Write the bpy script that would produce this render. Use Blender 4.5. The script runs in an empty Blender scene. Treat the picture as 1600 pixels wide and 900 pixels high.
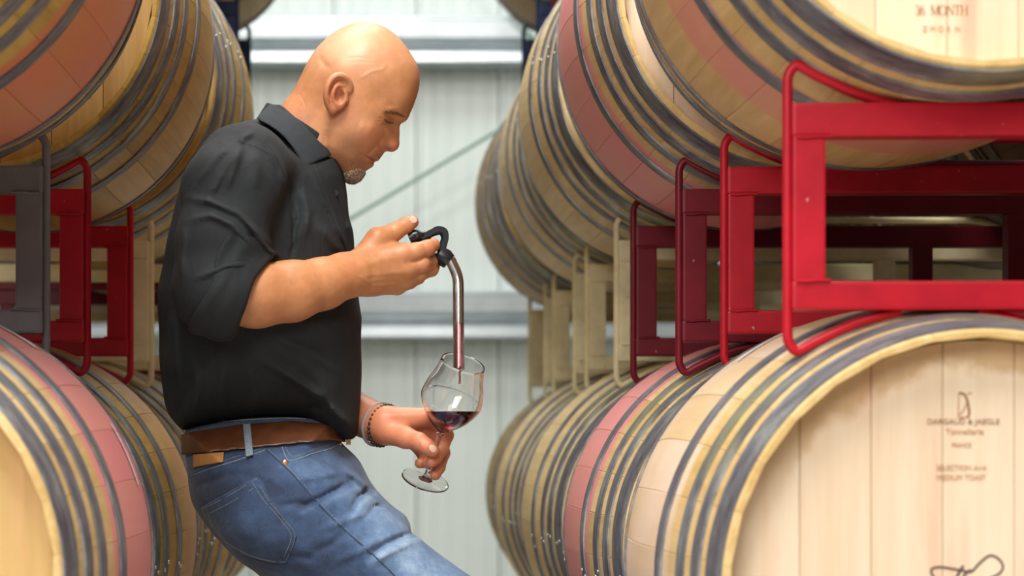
import bpy, bmesh, math, random
import numpy as np
from mathutils import Vector, Matrix
random.seed(7)
PI = math.pi
SC = bpy.context.scene
COL = SC.collection

# ------------------------------------------------------------------ camera
FPX = 3725.0            # focal length in pixels of the 1600 px wide frame
CAMZ = 0.793
cam_d = bpy.data.cameras.new('camera')
cam = bpy.data.objects.new('camera', cam_d)
COL.objects.link(cam)
cam.location = (0, 0, CAMZ)
cam.rotation_euler = (PI/2, 0, 0)
cam_d.sensor_width = 36
cam_d.lens = 36*FPX/1600
cam_d.shift_x = (800-585)/1600
cam_d.shift_y = (678-450)/1600
cam_d.clip_start = 0.05
cam_d.dof.use_dof = True
cam_d.dof.focus_distance = 3.70
cam_d.dof.aperture_fstop = 5.0
SC.camera = cam

# ------------------------------------------------------------------ world, lights, exposure
SC.view_settings.view_transform = 'Standard'
SC.view_settings.look = 'None'
SC.view_settings.exposure = 0.0
SC.view_settings.gamma = 1.0
SC.view_settings.use_curve_mapping = False
w = bpy.data.worlds.new('world'); SC.world = w; w.use_nodes = True
w.node_tree.nodes['Background'].inputs[0].default_value = (0.9, 0.95, 1.0, 1)
w.node_tree.nodes['Background'].inputs[1].default_value = 0.04

def area(name, loc, target, sx, sy, power, col):
    l = bpy.data.lights.new(name, 'AREA'); l.shape = 'RECTANGLE'
    l.size = sx; l.size_y = sy; l.energy = power; l.color = col
    o = bpy.data.objects.new(name, l); COL.objects.link(o)
    o.location = loc
    d = Vector(target) - Vector(loc)
    o.rotation_euler = d.to_track_quat('-Z', 'Y').to_euler()
    return o
area('ceiling_light', (-0.25, 1.2, 4.9), (0.2, 2.6, 0.8), 1.2, 2.2, 290, (1.0, 0.96, 0.90))
area('ceiling_light', (-0.1, 5.0, 5.2), (0.1, 5.2, 0), 1.0, 3.2, 190, (1.0, 0.97, 0.92))
area('ceiling_light', (0.2, 8.0, 5.2), (0.2, 9.8, 1.6), 1.6, 1.2, 95, (0.93, 1.0, 0.97))
area('front_left_fill', (-1.4, -0.8, 2.7), (0.6, 3.6, 1.3), 2.2, 1.8, 122, (1.0, 0.98, 0.95))  # added fill lamp from the camera's left, no real door there

area('front_high_fill', (0.0, -3.6, 4.4), (0.1, 3.6, 1.2), 3.0, 2.0, 80, (1.0, 0.97, 0.93))  # added frontal fill along the aisle, not an actual door

# ------------------------------------------------------------------ helpers
def link(o, parent=None):
    COL.objects.link(o)
    if parent is not None: o.parent = parent
    return o

def mesh_obj(name, verts, faces, mat, parent=None, smooth=True, auto=None):
    me = bpy.data.meshes.new(name)
    me.from_pydata([tuple(v) for v in verts], [], faces)
    if isinstance(mat, (list, tuple)):
        for m in mat: me.materials.append(m)
    else: me.materials.append(mat)
    me.validate(); me.update()
    if smooth:
        if auto is not None:
            bm = bmesh.new(); bm.from_mesh(me)
            for f in bm.faces: f.smooth = True
            for e in bm.edges:
                if len(e.link_faces) == 2 and e.calc_face_angle(0) > auto: e.smooth = False
            bm.to_mesh(me); bm.free()
        else:
            me.polygons.foreach_set('use_smooth', [True]*len(me.polygons))
    return link(bpy.data.objects.new(name, me), parent)

def empty(name, loc, label, cat, group=None, rz=0):
    o = bpy.data.objects.new(name, None); COL.objects.link(o)
    o.empty_display_size = 0.1
    o.location = loc; o.rotation_euler = (0, 0, rz)
    o['label'] = label; o['category'] = cat
    if group: o['group'] = group
    return o

def tag(o, label=None, cat=None, group=None, kind=None):
    if label: o['label'] = label
    if cat: o['category'] = cat
    if group: o['group'] = group
    if kind: o['kind'] = kind
    return o

def bm_obj(name, bm, mat, parent=None, smooth=False, auto=None):
    bmesh.ops.recalc_face_normals(bm, faces=bm.faces)
    me = bpy.data.meshes.new(name)
    if smooth:
        for f in bm.faces: f.smooth = True
        if auto is not None:
            for e in bm.edges:
                if len(e.link_faces) == 2 and e.calc_face_angle(0) > auto: e.smooth = False
    bm.to_mesh(me); bm.free()
    if isinstance(mat, (list, tuple)):
        for m in mat: me.materials.append(m)
    else: me.materials.append(mat)
    return link(bpy.data.objects.new(name, me), parent)

def box_bm(bm, lo, hi, bev=0.0):
    x0, y0, z0 = lo; x1, y1, z1 = hi
    m = Matrix.Translation(((x0+x1)/2, (y0+y1)/2, (z0+z1)/2)) @ Matrix.Diagonal((x1-x0, y1-y0, z1-z0, 1))
    r = bmesh.ops.create_cube(bm, size=1.0, matrix=m)
    if bev > 0:
        es = set()
        for v in r['verts']:
            for e in v.link_edges: es.add(e)
        bmesh.ops.bevel(bm, geom=list(es), offset=bev, segments=2, profile=0.7, affect='EDGES')
    return bm

def box(name, lo, hi, mat, parent=None, bev=0.0):
    bm = box_bm(bmesh.new(), lo, hi, bev)
    return bm_obj(name, bm, mat, parent)

def round_path(pts, r=0.02, n=5):
    pts = [Vector(p) for p in pts]
    out = [pts[0]]
    for i in range(1, len(pts)-1):
        a, b, c = pts[i-1], pts[i], pts[i+1]
        d1 = (a-b); d2 = (c-b)
        rr = min(r, d1.length*0.45, d2.length*0.45)
        p1 = b + d1.normalized()*rr; p2 = b + d2.normalized()*rr
        for k in range(n+1):
            t = k/n
            out.append((1-t)**2*p1 + 2*t*(1-t)*b + t*t*p2)
    out.append(pts[-1])
    return out

def sweep(path, rad, seg=10, closed=False, caps=True):
    """tube along path; rad scalar or list; returns verts, faces"""
    path = [Vector(p) for p in path]
    n = len(path)
    V = []; F = []
    up = Vector((0.13, 0.97, 0.21)).normalized()
    prev = None
    for i, p in enumerate(path):
        if closed: t = (path[(i+1) % n] - path[i-1])
        else: t = path[min(i+1, n-1)] - path[max(i-1, 0)]
        t.normalize()
        if prev is None:
            a = up.cross(t)
            if a.length < 1e-3: a = Vector((1, 0, 0)).cross(t)
            a.normalize()
        else:
            a = prev - t*prev.dot(t); a.normalize()
        prev = a
        b = t.cross(a)
        r = rad[i] if isinstance(rad, (list, tuple)) else rad
        for k in range(seg):
            th = 2*PI*k/seg
            V.append(p + a*(math.cos(th)*r) + b*(math.sin(th)*r))
    m = n if closed else n-1
    for i in range(m):
        for k in range(seg):
            k2 = (k+1) % seg; j = (i+1) % n
            F.append((i*seg+k, i*seg+k2, j*seg+k2, j*seg+k))
    if caps and not closed:
        F.append(tuple(range(seg-1, -1, -1)))
        F.append(tuple((n-1)*seg+k for k in range(seg)))
    return V, F

def tube(name, path, rad, mat, parent=None, seg=10, closed=False):
    V, F = sweep(path, rad, seg, closed)
    return mesh_obj(name, V, F, mat, parent, auto=1.0)

def lathe(name, prof, mat, parent=None, seg=48, axis='Z'):
    """prof: (r, h) list; closed profile loops allowed by repeating the first point"""
    V = []; F = []
    n = len(prof)
    for (r, h) in prof:
        for k in range(seg):
            th = 2*PI*k/seg
            c, s = math.cos(th), math.sin(th)
            V.append((r*c, r*s, h) if axis == 'Z' else (r*c, h, r*s))
    for i in range(n-1):
        for k in range(seg):
            k2 = (k+1) % seg
            F.append((i*seg+k, i*seg+k2, (i+1)*seg+k2, (i+1)*seg+k))
    bm = bmesh.new()
    bv = [bm.verts.new(v) for v in V]
    for f in F:
        try: bm.faces.new([bv[i] for i in f])
        except ValueError: pass
    bmesh.ops.remove_doubles(bm, verts=bm.verts, dist=1e-6)
    return bm_obj(name, bm, mat, parent, smooth=True, auto=0.7)

# ------------------------------------------------------------------ materials
def new_mat(name):
    m = bpy.data.materials.new(name); m.use_nodes = True
    nt = m.node_tree
    return m, nt, nt.nodes['Principled BSDF']

class N:
    """small node helper"""
    def __init__(s, nt): s.nt = nt
    def new(s, t, **kw):
        n = s.nt.nodes.new(t)
        for k, v in kw.items(): setattr(n, k, v)
        return n
    def set(s, sock, v):
        if isinstance(v, bpy.types.NodeSocket): s.nt.links.new(v, sock)
        elif isinstance(v, (tuple, list)) and len(v) == 3 and sock.type == 'RGBA': sock.default_value = (*v, 1)
        else: sock.default_value = v
    def coord(s, kind='Object'): return s.new('ShaderNodeTexCoord').outputs[kind]
    def scale(s, v, sc, loc=(0, 0, 0)):
        n = s.new('ShaderNodeMapping'); s.set(n.inputs[0], v)
        n.inputs['Scale'].default_value = sc
        if isinstance(loc, bpy.types.NodeSocket): s.nt.links.new(loc, n.inputs['Location'])
        else: n.inputs['Location'].default_value = loc
        return n.outputs[0]
    def noise(s, v, scale, detail=4, rough=0.6, dist=0.0):
        n = s.new('ShaderNodeTexNoise'); s.set(n.inputs['Vector'], v)
        n.inputs['Scale'].default_value = scale; n.inputs['Detail'].default_value = detail
        n.inputs['Roughness'].default_value = rough; n.inputs['Distortion'].default_value = dist
        return n.outputs['Fac']
    def ramp(s, f, stops, interp='LINEAR'):
        n = s.new('ShaderNodeValToRGB'); s.set(n.inputs[0], f)
        cr = n.color_ramp; cr.interpolation = interp
        while len(cr.elements) < len(stops): cr.elements.new(0.5)
        for e, (p, c) in zip(cr.elements, stops):
            e.position = p
            e.color = (c, c, c, 1) if isinstance(c, (int, float)) else (*c, 1)
        return n.outputs[0]
    def math(s, op, a, b=0.0, c=None, clamp=False):
        n = s.new('ShaderNodeMath', operation=op, use_clamp=clamp)
        s.set(n.inputs[0], a); s.set(n.inputs[1], b)
        if c is not None: s.set(n.inputs[2], c)
        return n.outputs[0]
    def mix(s, f, a, b, mode='MIX'):
        n = s.new('ShaderNodeMix', data_type='RGBA', blend_type=mode)
        s.set(n.inputs[0], f); s.set(n.inputs[6], a); s.set(n.inputs[7], b)
        return n.outputs[2]
    def sep(s, v):
        n = s.new('ShaderNodeSeparateXYZ'); s.set(n.inputs[0], v); return n.outputs
    def bump(s, h, strength=0.3, dist=0.002):
        n = s.new('ShaderNodeBump'); s.set(n.inputs['Height'], h)
        n.inputs['Strength'].default_value = strength; n.inputs['Distance'].default_value = dist
        return n.outputs[0]
    def rand(s): return s.new('ShaderNodeObjectInfo').outputs['Random']
    def smooth(s, v, a, b):
        n = s.new('ShaderNodeMapRange', interpolation_type='SMOOTHSTEP')
        s.set(n.inputs[0], v); n.inputs[1].default_value = a; n.inputs[2].default_value = b
        return n.outputs[0]

def simple(name, col, rough=0.5, metal=0.0, var=0.12, nscale=30, bump=0.0, bscale=200, spec=0.5):
    m, nt, b = new_mat(name); n = N(nt); co = n.coord()
    f = n.noise(co, nscale, 5)
    lo = tuple(c*(1-var) for c in col); hi = tuple(min(1, c*(1+var)) for c in col)
    nt.links.new(n.ramp(f, [(0.3, lo), (0.7, hi)]), b.inputs['Base Color'])
    b.inputs['Roughness'].default_value = rough; b.inputs['Metallic'].default_value = metal
    b.inputs['Specular IOR Level'].default_value = spec
    if bump: nt.links.new(n.bump(n.noise(co, bscale, 3), bump, 0.001), b.inputs['Normal'])
    return m

def oak(name, a, bcol, band=None, band_w=0.20, head=False, stain=0.25, lo=0.3, centre=0.0):
    m, nt, b = new_mat(name); n = N(nt); co = n.coord(); rd = n.rand()
    off = n.math('MULTIPLY', rd, 37.0)
    cmb = n.new('ShaderNodeCombineXYZ'); nt.links.new(off, cmb.inputs[0]); nt.links.new(off, cmb.inputs[2])
    sc = (40, 40, 2.2) if head else (40, 2.2, 40)
    grain = n.noise(n.scale(co, sc, cmb.outputs[0]), 1.0, 6, 0.65, 0.6)
    sc2 = (9, 9, 1.2) if head else (9, 1.2, 9)
    broad = n.noise(n.scale(co, sc2, cmb.outputs[0]), 1.0, 3, 0.5)
    f = n.math('ADD', n.math('MULTIPLY', n.math('SUBTRACT', grain, 0.5), 0.95), n.math('MULTIPLY', broad, 0.35))
    f = n.math('ADD', f, 0.25)
    f = n.math('ADD', f, n.math('MULTIPLY', rd, 0.22))
    col = n.ramp(f, [(0.30, bcol), (0.72, a)])
    if band is not None and not head:
        y = n.math('ABSOLUTE', n.math('SUBTRACT', n.sep(co)[1], centre))
        yy = n.math('ADD', y, n.math('MULTIPLY', n.math('SUBTRACT', n.noise(co, 9, 3), 0.5), 0.05))
        mask = n.smooth(yy, band_w+0.012, band_w-0.012)
        mask = n.math('MULTIPLY', mask, n.ramp(n.noise(n.scale(co, (3, 2, 3), cmb.outputs[0]), 1.2, 3), [(0.34, lo), (0.6, 1.0)]))
        col = n.mix(mask, col, n.mix(n.math('MULTIPLY', grain, 0.5), band, tuple(c*0.8 for c in band)))
    if head:
        dr = n.noise(n.scale(co, (14, 14, 1.6)), 1.0, 3)
        col = n.mix(n.math('MULTIPLY', n.ramp(dr, [(0.56, 0.0), (0.72, 1.0)]), stain), col, (0.72, 0.27, 0.20))
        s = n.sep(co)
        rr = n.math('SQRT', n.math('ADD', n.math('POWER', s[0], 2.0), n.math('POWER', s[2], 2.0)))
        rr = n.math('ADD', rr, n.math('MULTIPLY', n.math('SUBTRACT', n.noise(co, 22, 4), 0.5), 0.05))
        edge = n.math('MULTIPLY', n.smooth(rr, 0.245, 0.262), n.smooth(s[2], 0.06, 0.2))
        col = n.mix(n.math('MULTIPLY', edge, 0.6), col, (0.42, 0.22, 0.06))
    # small dark scuffs and drips of wine
    sp = n.noise(co, 26, 2, 0.5)
    col = n.mix(n.ramp(sp, [(0.76, 0.0), (0.80, 0.45)]), col, (0.16, 0.07, 0.03))
    nt.links.new(col, b.inputs['Base Color'])
    b.inputs['Roughness'].default_value = 0.5
    b.inputs['Specular IOR Level'].default_value = 0.35
    nt.links.new(n.bump(grain, 0.25, 0.0012), b.inputs['Normal'])
    return m

PALE, PALE2 = (0.74, 0.53, 0.25), (0.54, 0.35, 0.125)
GOLD, GOLD2 = (0.53, 0.345, 0.085), (0.33, 0.195, 0.038)
CREAM, CREAM2 = (0.76, 0.60, 0.31), (0.58, 0.42, 0.18)
WOOD = {
 'pale':  oak('pale_oak', PALE, PALE2, (0.84, 0.64, 0.48), 0.24),
 'rose':  oak('rose_banded_oak', PALE, PALE2, (0.74, 0.28, 0.23), 0.088, lo=0.55, centre=-0.130),
 'pink':  oak('pink_banded_oak', PALE, PALE2, (0.78, 0.27, 0.28), 0.24, lo=0.75),
 'cream': oak('cream_oak', CREAM, CREAM2),
 'gold':  oak('golden_oak', GOLD, GOLD2),
 'red':   oak('salmon_banded_oak', GOLD, GOLD2, (0.62, 0.20, 0.10), 0.24, lo=0.7),
 'dark': oak('shade_darkened_oak', (0.26, 0.16, 0.06), (0.14, 0.08, 0.03)),  # oak darkened in colour to stand in for shade behind the racks
 'orange': oak('orange_banded_oak', GOLD, GOLD2, (0.50, 0.25, 0.10), 0.1),
}
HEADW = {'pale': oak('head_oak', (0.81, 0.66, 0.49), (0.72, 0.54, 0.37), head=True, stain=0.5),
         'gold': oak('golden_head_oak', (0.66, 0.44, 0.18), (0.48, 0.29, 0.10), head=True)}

def hoop_mat():
    m, nt, b = new_mat('galvanised_hoop'); n = N(nt); co = n.coord()
    f = n.noise(n.scale(co, (1, 3, 1)), 9, 5, 0.7)
    col = n.ramp(f, [(0.32, (0.075, 0.07, 0.09)), (0.52, (0.19, 0.195, 0.22)), (0.74, (0.46, 0.50, 0.48))])
    g = n.noise(co, 5, 3)
    col = n.mix(n.ramp(g, [(0.58, 0.0), (0.72, 0.5)]), col, (0.36, 0.38, 0.16))
    nt.links.new(col, b.inputs['Base Color'])
    b.inputs['Metallic'].default_value = 0.45
    nt.links.new(n.ramp(f, [(0.3, 0.62), (0.7, 0.45)]), b.inputs['Roughness'])
    nt.links.new(n.bump(n.noise(co, 60, 4), 0.15, 0.001), b.inputs['Normal'])
    return m
HOOP = hoop_mat()
RIVET = simple('steel_rivet', (0.6, 0.62, 0.62), 0.3, 0.9)
LABEL = simple('white_paper', (0.86, 0.87, 0.9), 0.6, var=0.03)
INK = simple('burnt_brand_ink', (0.30, 0.13, 0.05), 0.8)
INK_FAINT = simple('faint_brand_ink', (0.50, 0.24, 0.11), 0.8)
INK_DARK = simple('dark_marker_ink', (0.09, 0.06, 0.05), 0.7)

def paint(name, col, wear=(0.35, 0.25, 0.18)):
    m, nt, b = new_mat(name); n = N(nt); co = n.coord()
    f = n.noise(co, 14, 5, 0.65)
    c = n.ramp(f, [(0.3, tuple(x*0.82 for x in col)), (0.7, tuple(min(1, x*1.12) for x in col))])
    chips = n.noise(co, 75, 3, 0.6)
    c = n.mix(n.ramp(chips, [(0.72, 0.0), (0.76, 0.8)]), c, wear)
    nt.links.new(c, b.inputs['Base Color'])
    b.inputs['Roughness'].default_value = 0.42; b.inputs['Specular IOR Level'].default_value = 0.3
    nt.links.new(n.bump(n.noise(co, 120, 3), 0.12, 0.001), b.inputs['Normal'])
    return m
PAINT = {
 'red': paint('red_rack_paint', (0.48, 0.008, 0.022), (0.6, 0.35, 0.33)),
 'shaded_red': paint('shaded_red_rack_paint', (0.17, 0.007, 0.016), (0.5, 0.25, 0.22)),  # same red paint with the shade put into its colour
 'cream': paint('cream_rack_paint', (0.85, 0.74, 0.45), (0.30, 0.20, 0.10)),
 'grey': paint('grey_rack_paint', (0.17, 0.16, 0.175), (0.32, 0.28, 0.25)),
 'blue': paint('navy_rack_paint', (0.015, 0.035, 0.12), (0.2, 0.2, 0.25)),
}

# ------------------------------------------------------------------ room shell
WALLY = 10.6
def concrete():
    m, nt, b = new_mat('sealed_concrete'); n = N(nt); co = n.coord()
    f = n.noise(co, 2.5, 6, 0.65)
    nt.links.new(n.ramp(f, [(0.3, (0.42, 0.39, 0.34)), (0.7, (0.54, 0.51, 0.46))]), b.inputs['Base Color'])
    b.inputs['Roughness'].default_value = 0.45
    nt.links.new(n.bump(n.noise(co, 40, 4), 0.15, 0.003), b.inputs['Normal'])
    return m
CONC = concrete()
STEEL_WHITE = simple('white_steel_cladding', (0.70, 0.76, 0.735), 0.42, var=0.025, nscale=3)
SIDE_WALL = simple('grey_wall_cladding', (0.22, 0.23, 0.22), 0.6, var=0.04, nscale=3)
GIRT = simple('galvanised_girt', (0.52, 0.57, 0.60), 0.34, 0.55, var=0.10, nscale=9)
BRACE = simple('green_grey_brace_rod', (0.20, 0.30, 0.25), 0.5)

HX = 4.2
tag(box('floor', (-HX, -6, -0.15), (HX, WALLY+0.12, 0), CONC), kind='structure')
tag(box('ceiling', (-HX, -6, 5.6), (HX, WALLY+0.12, 5.7), SIDE_WALL), kind='structure')
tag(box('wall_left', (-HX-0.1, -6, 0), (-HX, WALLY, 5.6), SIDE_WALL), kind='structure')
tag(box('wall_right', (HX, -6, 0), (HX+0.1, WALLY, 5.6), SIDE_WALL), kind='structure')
tag(box('wall_front', (-HX, -6.1, 0), (HX, -6, 5.6), SIDE_WALL), kind='structure')

# back wall: interlocking ribbed steel panels
wb = tag(box('wall_back', (-HX, WALLY+0.03, 0), (HX, WALLY+0.12, 5.6), SIDE_WALL), kind='structure')
PW = 0.368
def panel_mesh():
    # cross section of one sheet: flat pan, two shallow stiffening grooves, a folded seam
    xs = [(0.0, 0.03), (0.0, -0.012), (0.018, -0.012), (0.024, 0.004), (0.066, 0.004), (0.070, 0.010), (0.082, 0.010), (0.086, 0.004),
          (0.138, 0.004), (0.142, 0.010), (0.154, 0.010), (0.158, 0.004), (0.225, 0.004), (0.229, 0.009), (0.241, 0.009), (0.245, 0.004),
          (0.305, 0.004), (0.309, 0.010), (0.321, 0.010), (0.325, 0.004), (0.362, 0.004), (0.366, 0.03)]
    V = []; F = []
    for z in (0.0, 5.6):
        for x, y in xs: V.append((x, y, z))
    k = len(xs)
    for i in range(k-1): F.append((i, i+1, k+i+1, k+i))
    return V, F
PV, PF = panel_mesh()
p0 = None
x = -HX + 0.02
off = (522-585)*WALLY/FPX
x = off - PW*10
while x < HX - PW:
    if x > -HX:
        if p0 is None:
            p0 = mesh_obj('wall_panel', PV, PF, STEEL_WHITE, wb, auto=0.3); o = p0
        else:
            o = link(bpy.data.objects.new('wall_panel', p0.data), wb)
        o.location = (x, WALLY, 0)
    x += PW
# horizontal girts (zed sections), screwed to the sheets
def girt(z):
    y1 = WALLY - 0.013; y0 = y1 - 0.2
    prof = [(y1, z+0.004), (y0+0.004, z+0.004), (y0, z), (y0, z-0.008), (y0+0.006, z-0.012), (y0+0.01, z-0.085), (y0+0.07, z-0.100), (y0+0.075, z-0.112),
            (y0+0.05, z-0.150), (y0+0.012, z-0.155), (y0+0.01, z-0.192), (y0+0.02, z-0.200), (y1, z-0.200)]
    inner = [(y+0.003 if y < y1 else y, zz-0.004) if zz > z-0.1 else (y+0.003 if y < y1 else y, zz+0.004) for y, zz in prof]
    V = []; F = []
    loop = prof + inner[::-1]
    for X in (-HX+0.01, HX-0.01):
        for y, zz in loop: V.append((X, y, zz))
    k = len(loop)
    for i in range(k): F.append((i, (i+1) % k, k+(i+1) % k, k+i))
    o = mesh_obj('wall_girt', V, F, GIRT, wb, auto=0.35)
    return o
SW = FPX/WALLY
for zt in (CAMZ+(678-40)/351.0, CAMZ+(678-461)/351.0, CAMZ+(678-461)/351.0-1.21, CAMZ+(678-40)/351.0+1.21):
    if zt > 0.25: girt(zt)
# diagonal wind brace rods
def wp(px, py, Y): return Vector(((px-585)*Y/FPX, Y, CAMZ+(678-py)*Y/FPX))
YB = WALLY-0.30
a, b_ = wp(549, 341, YB), wp(793, 195, YB)
d = b_ - a
tube('brace_rod', [a-d*1.5, b_+d*2.2], 0.008, BRACE, wb)
a, b_ = wp(770, -12, YB), wp(800, 22, YB); d = b_-a
tube('brace_rod', [a-d*1.2, b_+d*3], 0.010, BRACE, wb)

# ------------------------------------------------------------------ barrels
BL, BR, HR = 0.463, 0.343, 0.296
def prof_r(y): return BR - (BR-HR)*(abs(y)/BL)**2
NST = 30
def stave_mesh():
    ys = [-BL, -BL+0.004] + [(-BL+0.01)+(2*BL-0.02)*i/14 for i in range(15)] + [BL-0.004, BL]
    half = PI/NST
    V = []; F = []
    th = 0.027
    for j, y in enumerate(ys):
        r = prof_r(y)
        e = 0.003 if j in (0, len(ys)-1) else 0.0
        # inner bevel towards the chime
        t = th if abs(y) < BL-0.03 else th*(0.32)
        g = 0.00012/r; bv = 0.0008/r
        ri = r - t
        pts = [(-half+g, ri), (-half+g, r-0.0007-e), (-half+g+bv, r-e), (-half*0.33, r-e), (half*0.33, r-e), (half-g-bv, r-e), (half-g, r-0.0007-e), (half-g, ri)]
        for a, rr in pts: V.append((rr*math.sin(a), y, rr*math.cos(a)))
    k = 8
    for j in range(len(ys)-1):
        for i in range(k):
            F.append((j*k+i, j*k+(i+1) % k, (j+1)*k+(i+1) % k, (j+1)*k+i))
    F.append(tuple(range(k))); F.append(tuple((len(ys)-1)*k+i for i in range(k-1, -1, -1)))
    return V, F
HOOPS = [(0.003, 0.052), (0.078, 0.110), (0.143, 0.174), (0.252, 0.286)]   # distance from the barrel end
def hoop_obj(s, e, side, parent):
    ya, yb = -BL+s, -BL+e
    ys = [ya, ya+(yb-ya)*0.5, yb]
    prof = [(prof_r(y)+0.0028, y*(-side)) for y in ys]
    inner = [(prof_r(y)+0.0002, y*(-side)) for y in ys[::-1]]
    loop = prof+inner+[prof[0]]
    return lathe('hoop', loop, HOOP, parent, seg=96, axis='Y')
def head_board(i, n, yo, mat, parent):
    R = 0.284
    w_ = 2*R/n; x0 = -R+i*w_+0.00025; x1 = x0+w_-0.0005
    bm = bmesh.new(); pts = []
    K = 5
    for k in range(K+1):
        xx = x0+(x1-x0)*k/K; pts.append((xx, math.sqrt(max(0, R*R-xx*xx))))
    loop = pts + [(xx, -z) for xx, z in pts[::-1]]
    f = [bm.verts.new((xx, yo, z)) for xx, z in loop]
    bk = [bm.verts.new((xx, yo+0.022, z)) for xx, z in loop]
    bmesh.ops.remove_doubles(bm, verts=bm.verts, dist=1e-6)
    bm.free()
    V = []; cl = []
    for p in loop:
        if not cl or (abs(p[0]-cl[-1][0])+abs(p[1]-cl[-1][1])) > 1e-6: cl.append(p)
    k = len(cl)
    bevd = 0.0006
    cx = (x0+x1)/2
    V = [(cx+(xx-cx)*(1-bevd/(w_/2)), yo, z) for xx, z in cl] + [(xx, yo+0.0015, z) for xx, z in cl] + [(xx, yo+0.022, z) for xx, z in cl]
    F = [tuple(range(k))] + [(j*k+i2, j*k+(i2+1) % k, (j+1)*k+(i2+1) % k, (j+1)*k+i2) for j in (0, 1) for i2 in range(k)] + [tuple(2*k+i2 for i2 in range(k-1, -1, -1))]
    return mesh_obj('head_board', V, F, mat, parent, smooth=False)

def rivet_obj(ang, y, parent, data=[None]):
    if data[0] is None:
        bm = bmesh.new()
        bmesh.ops.create_uvsphere(bm, u_segments=8, v_segments=6, radius=0.0032)
        for v in bm.verts: v.co.z *= 0.6
        o = bm_obj('rivet', bm, RIVET, parent, smooth=True); data[0] = o.data
    else:
        o = link(bpy.data.objects.new('rivet', data[0]), parent)
    r = prof_r(y)+0.003
    o.location = (r*math.sin(ang), y, r*math.cos(ang)); o.rotation_euler = (0, ang, 0)
    return o

def make_barrel():
    root = empty('wine_barrel', (0, 0, 0), '', 'barrel')
    sv, sf = stave_mesh()
    s0 = mesh_obj('stave', sv, sf, WOOD['pale'], root, auto=0.25)
    staves = [s0]
    for i in range(1, NST):
        staves.append(link(bpy.data.objects.new('stave', s0.data), root))
    for i, o in enumerate(staves): o.rotation_euler = (0, (i+0.5)*2*PI/NST, 0)
    hoops = []
    for side in (1, -1):
        for (a, b) in HOOPS: hoops.append(hoop_obj(a, b, side, root))
    n = 7
    for i in range(n): head_board(i, n, -BL+0.036, HEADW['pale'], root)
    for i in range(n):
        o = link(bpy.data.objects.new('head_board', [c for c in root.children if c.name.startswith('head_board')][i].data), root)
        o.rotation_euler = (0, 0, PI)
    return root
proto = make_barrel()
proto_parts = list(proto.children)
first = [True]

def curved_patch(name, ang, half_len, y0, y1, mat, parent):
    V = []; F = []; K = 12
    for j in range(K+1):
        a = ang + (j/K-0.5)*2*half_len
        for y in (y0, (y0+y1)/2, y1):
            r = prof_r(y)+0.0012
            V.append((r*math.sin(a), y, r*math.cos(a)))
    for j in range(K):
        for q in range(2): F.append((j*3+q, j*3+q+1, (j+1)*3+q+1, (j+1)*3+q))
    return mesh_obj(name, V, F, mat, parent)

def set_mat(o, m):
    o.material_slots[0].link = 'OBJECT'; o.material_slots[0].material = m

def place_barrel(x, y, z, wood, label, group, headw='pale', spin=0.0, detail=True, hoop_ang=None, lab=None):
    if first[0]: root = proto; parts = proto_parts; first[0] = False
    else:
        root = proto.copy(); COL.objects.link(root); parts = []
        for c in proto_parts:
            d = c.copy(); COL.objects.link(d); d.parent = root; parts.append(d)
    root.location = (x, y, z); root['label'] = label; root['category'] = 'barrel'; root['group'] = group
    sgn = -1 if x > 0 else 1
    for c in parts:
        if c.name.startswith('stave'):
            set_mat(c, WOOD[wood]); c.rotation_euler[1] += spin
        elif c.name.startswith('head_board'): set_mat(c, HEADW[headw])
        elif c.name.startswith('hoop'):
            c.rotation_euler[1] = spin*3
    if detail:
        hs = [c for c in parts if c.name.startswith('hoop')]
        ang = hoop_ang if hoop_ang is not None else sgn*(PI/2+random.uniform(-0.2, 0.2))
        for k, h in enumerate(hs):
            a, b = HOOPS[k % 4]; yy = (-BL+(a+b)/2)*(1 if k < 4 else -1)
            for q in (-0.010, 0.010):
                # the hoop may be spun, so give the rivet the counter rotation
                aa = ang + random.uniform(-0.05, 0.05) - h.rotation_euler[1]
                rivet_obj(aa, yy+q, h)
    if lab is not None:
        o = curved_patch('paper_label', lab[0], lab[1], lab[2], lab[3], LABEL, root)
        o['label'] = 'white paper sticker on the bulge'
    return root

PITCH_Y = 1.0
ZL, ZU, ZT = 0.615, 1.498, 2.381
DX = 0.676
XLL = [-0.645, -0.657, -0.65, -0.65, -0.65]
XLU = [-0.645, -0.630, -0.608, -0.655, -0.70]
depth = lambda i: 3.13 + PITCH_Y*i
AISLE_R = 'barrels along the right side of the aisle'
AISLE_L = 'barrels along the left side of the aisle'
ords = ['nearest', 'second', 'third', 'fourth', 'farthest']
# right side -------------------------------------------------------------
rl_wood = ['pale', 'pink', 'cream', 'cream', 'gold']
ru_wood = ['rose', 'pink', 'cream', 'cream', 'gold']
RL_LAB = ['large pale oak barrel with branded head at lower right, nearest of lower right row',
          'pink-bulged oak barrel behind the branded one, second of the lower right row',
          'cream oak barrel with green-edged hoops, third of the lower right row',
          'dull oak barrel mostly behind the cream one, fourth of the lower right row',
          'farthest oak barrel of the lower right row, nearest the wall']
RU_LAB = ['large pink-banded oak barrel stamped 36 MONTH on its head at upper right',
          'pink-edged oak barrel behind the 36 MONTH one, second of the upper right row',
          'cream oak barrel with dark hoops, third of the upper right row',
          'narrow visible strip of cream oak barrel, fourth of the upper right row',
          'brown oak barrel farthest along the upper right row, against the pale wall']
labR = [(-0.52, 0.13, -0.012, 0.016), (-0.36, 0.10, 0.02, 0.05), (-0.42, 0.10, 0.0, 0.03), (-0.45, 0.1, 0, 0.03), None]
xoffR = [0.009, 0.003, -0.012, -0.02, 0.004]
xoffU = [0.014, -0.008, -0.018, -0.01, -0.03]
RB = []
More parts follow.
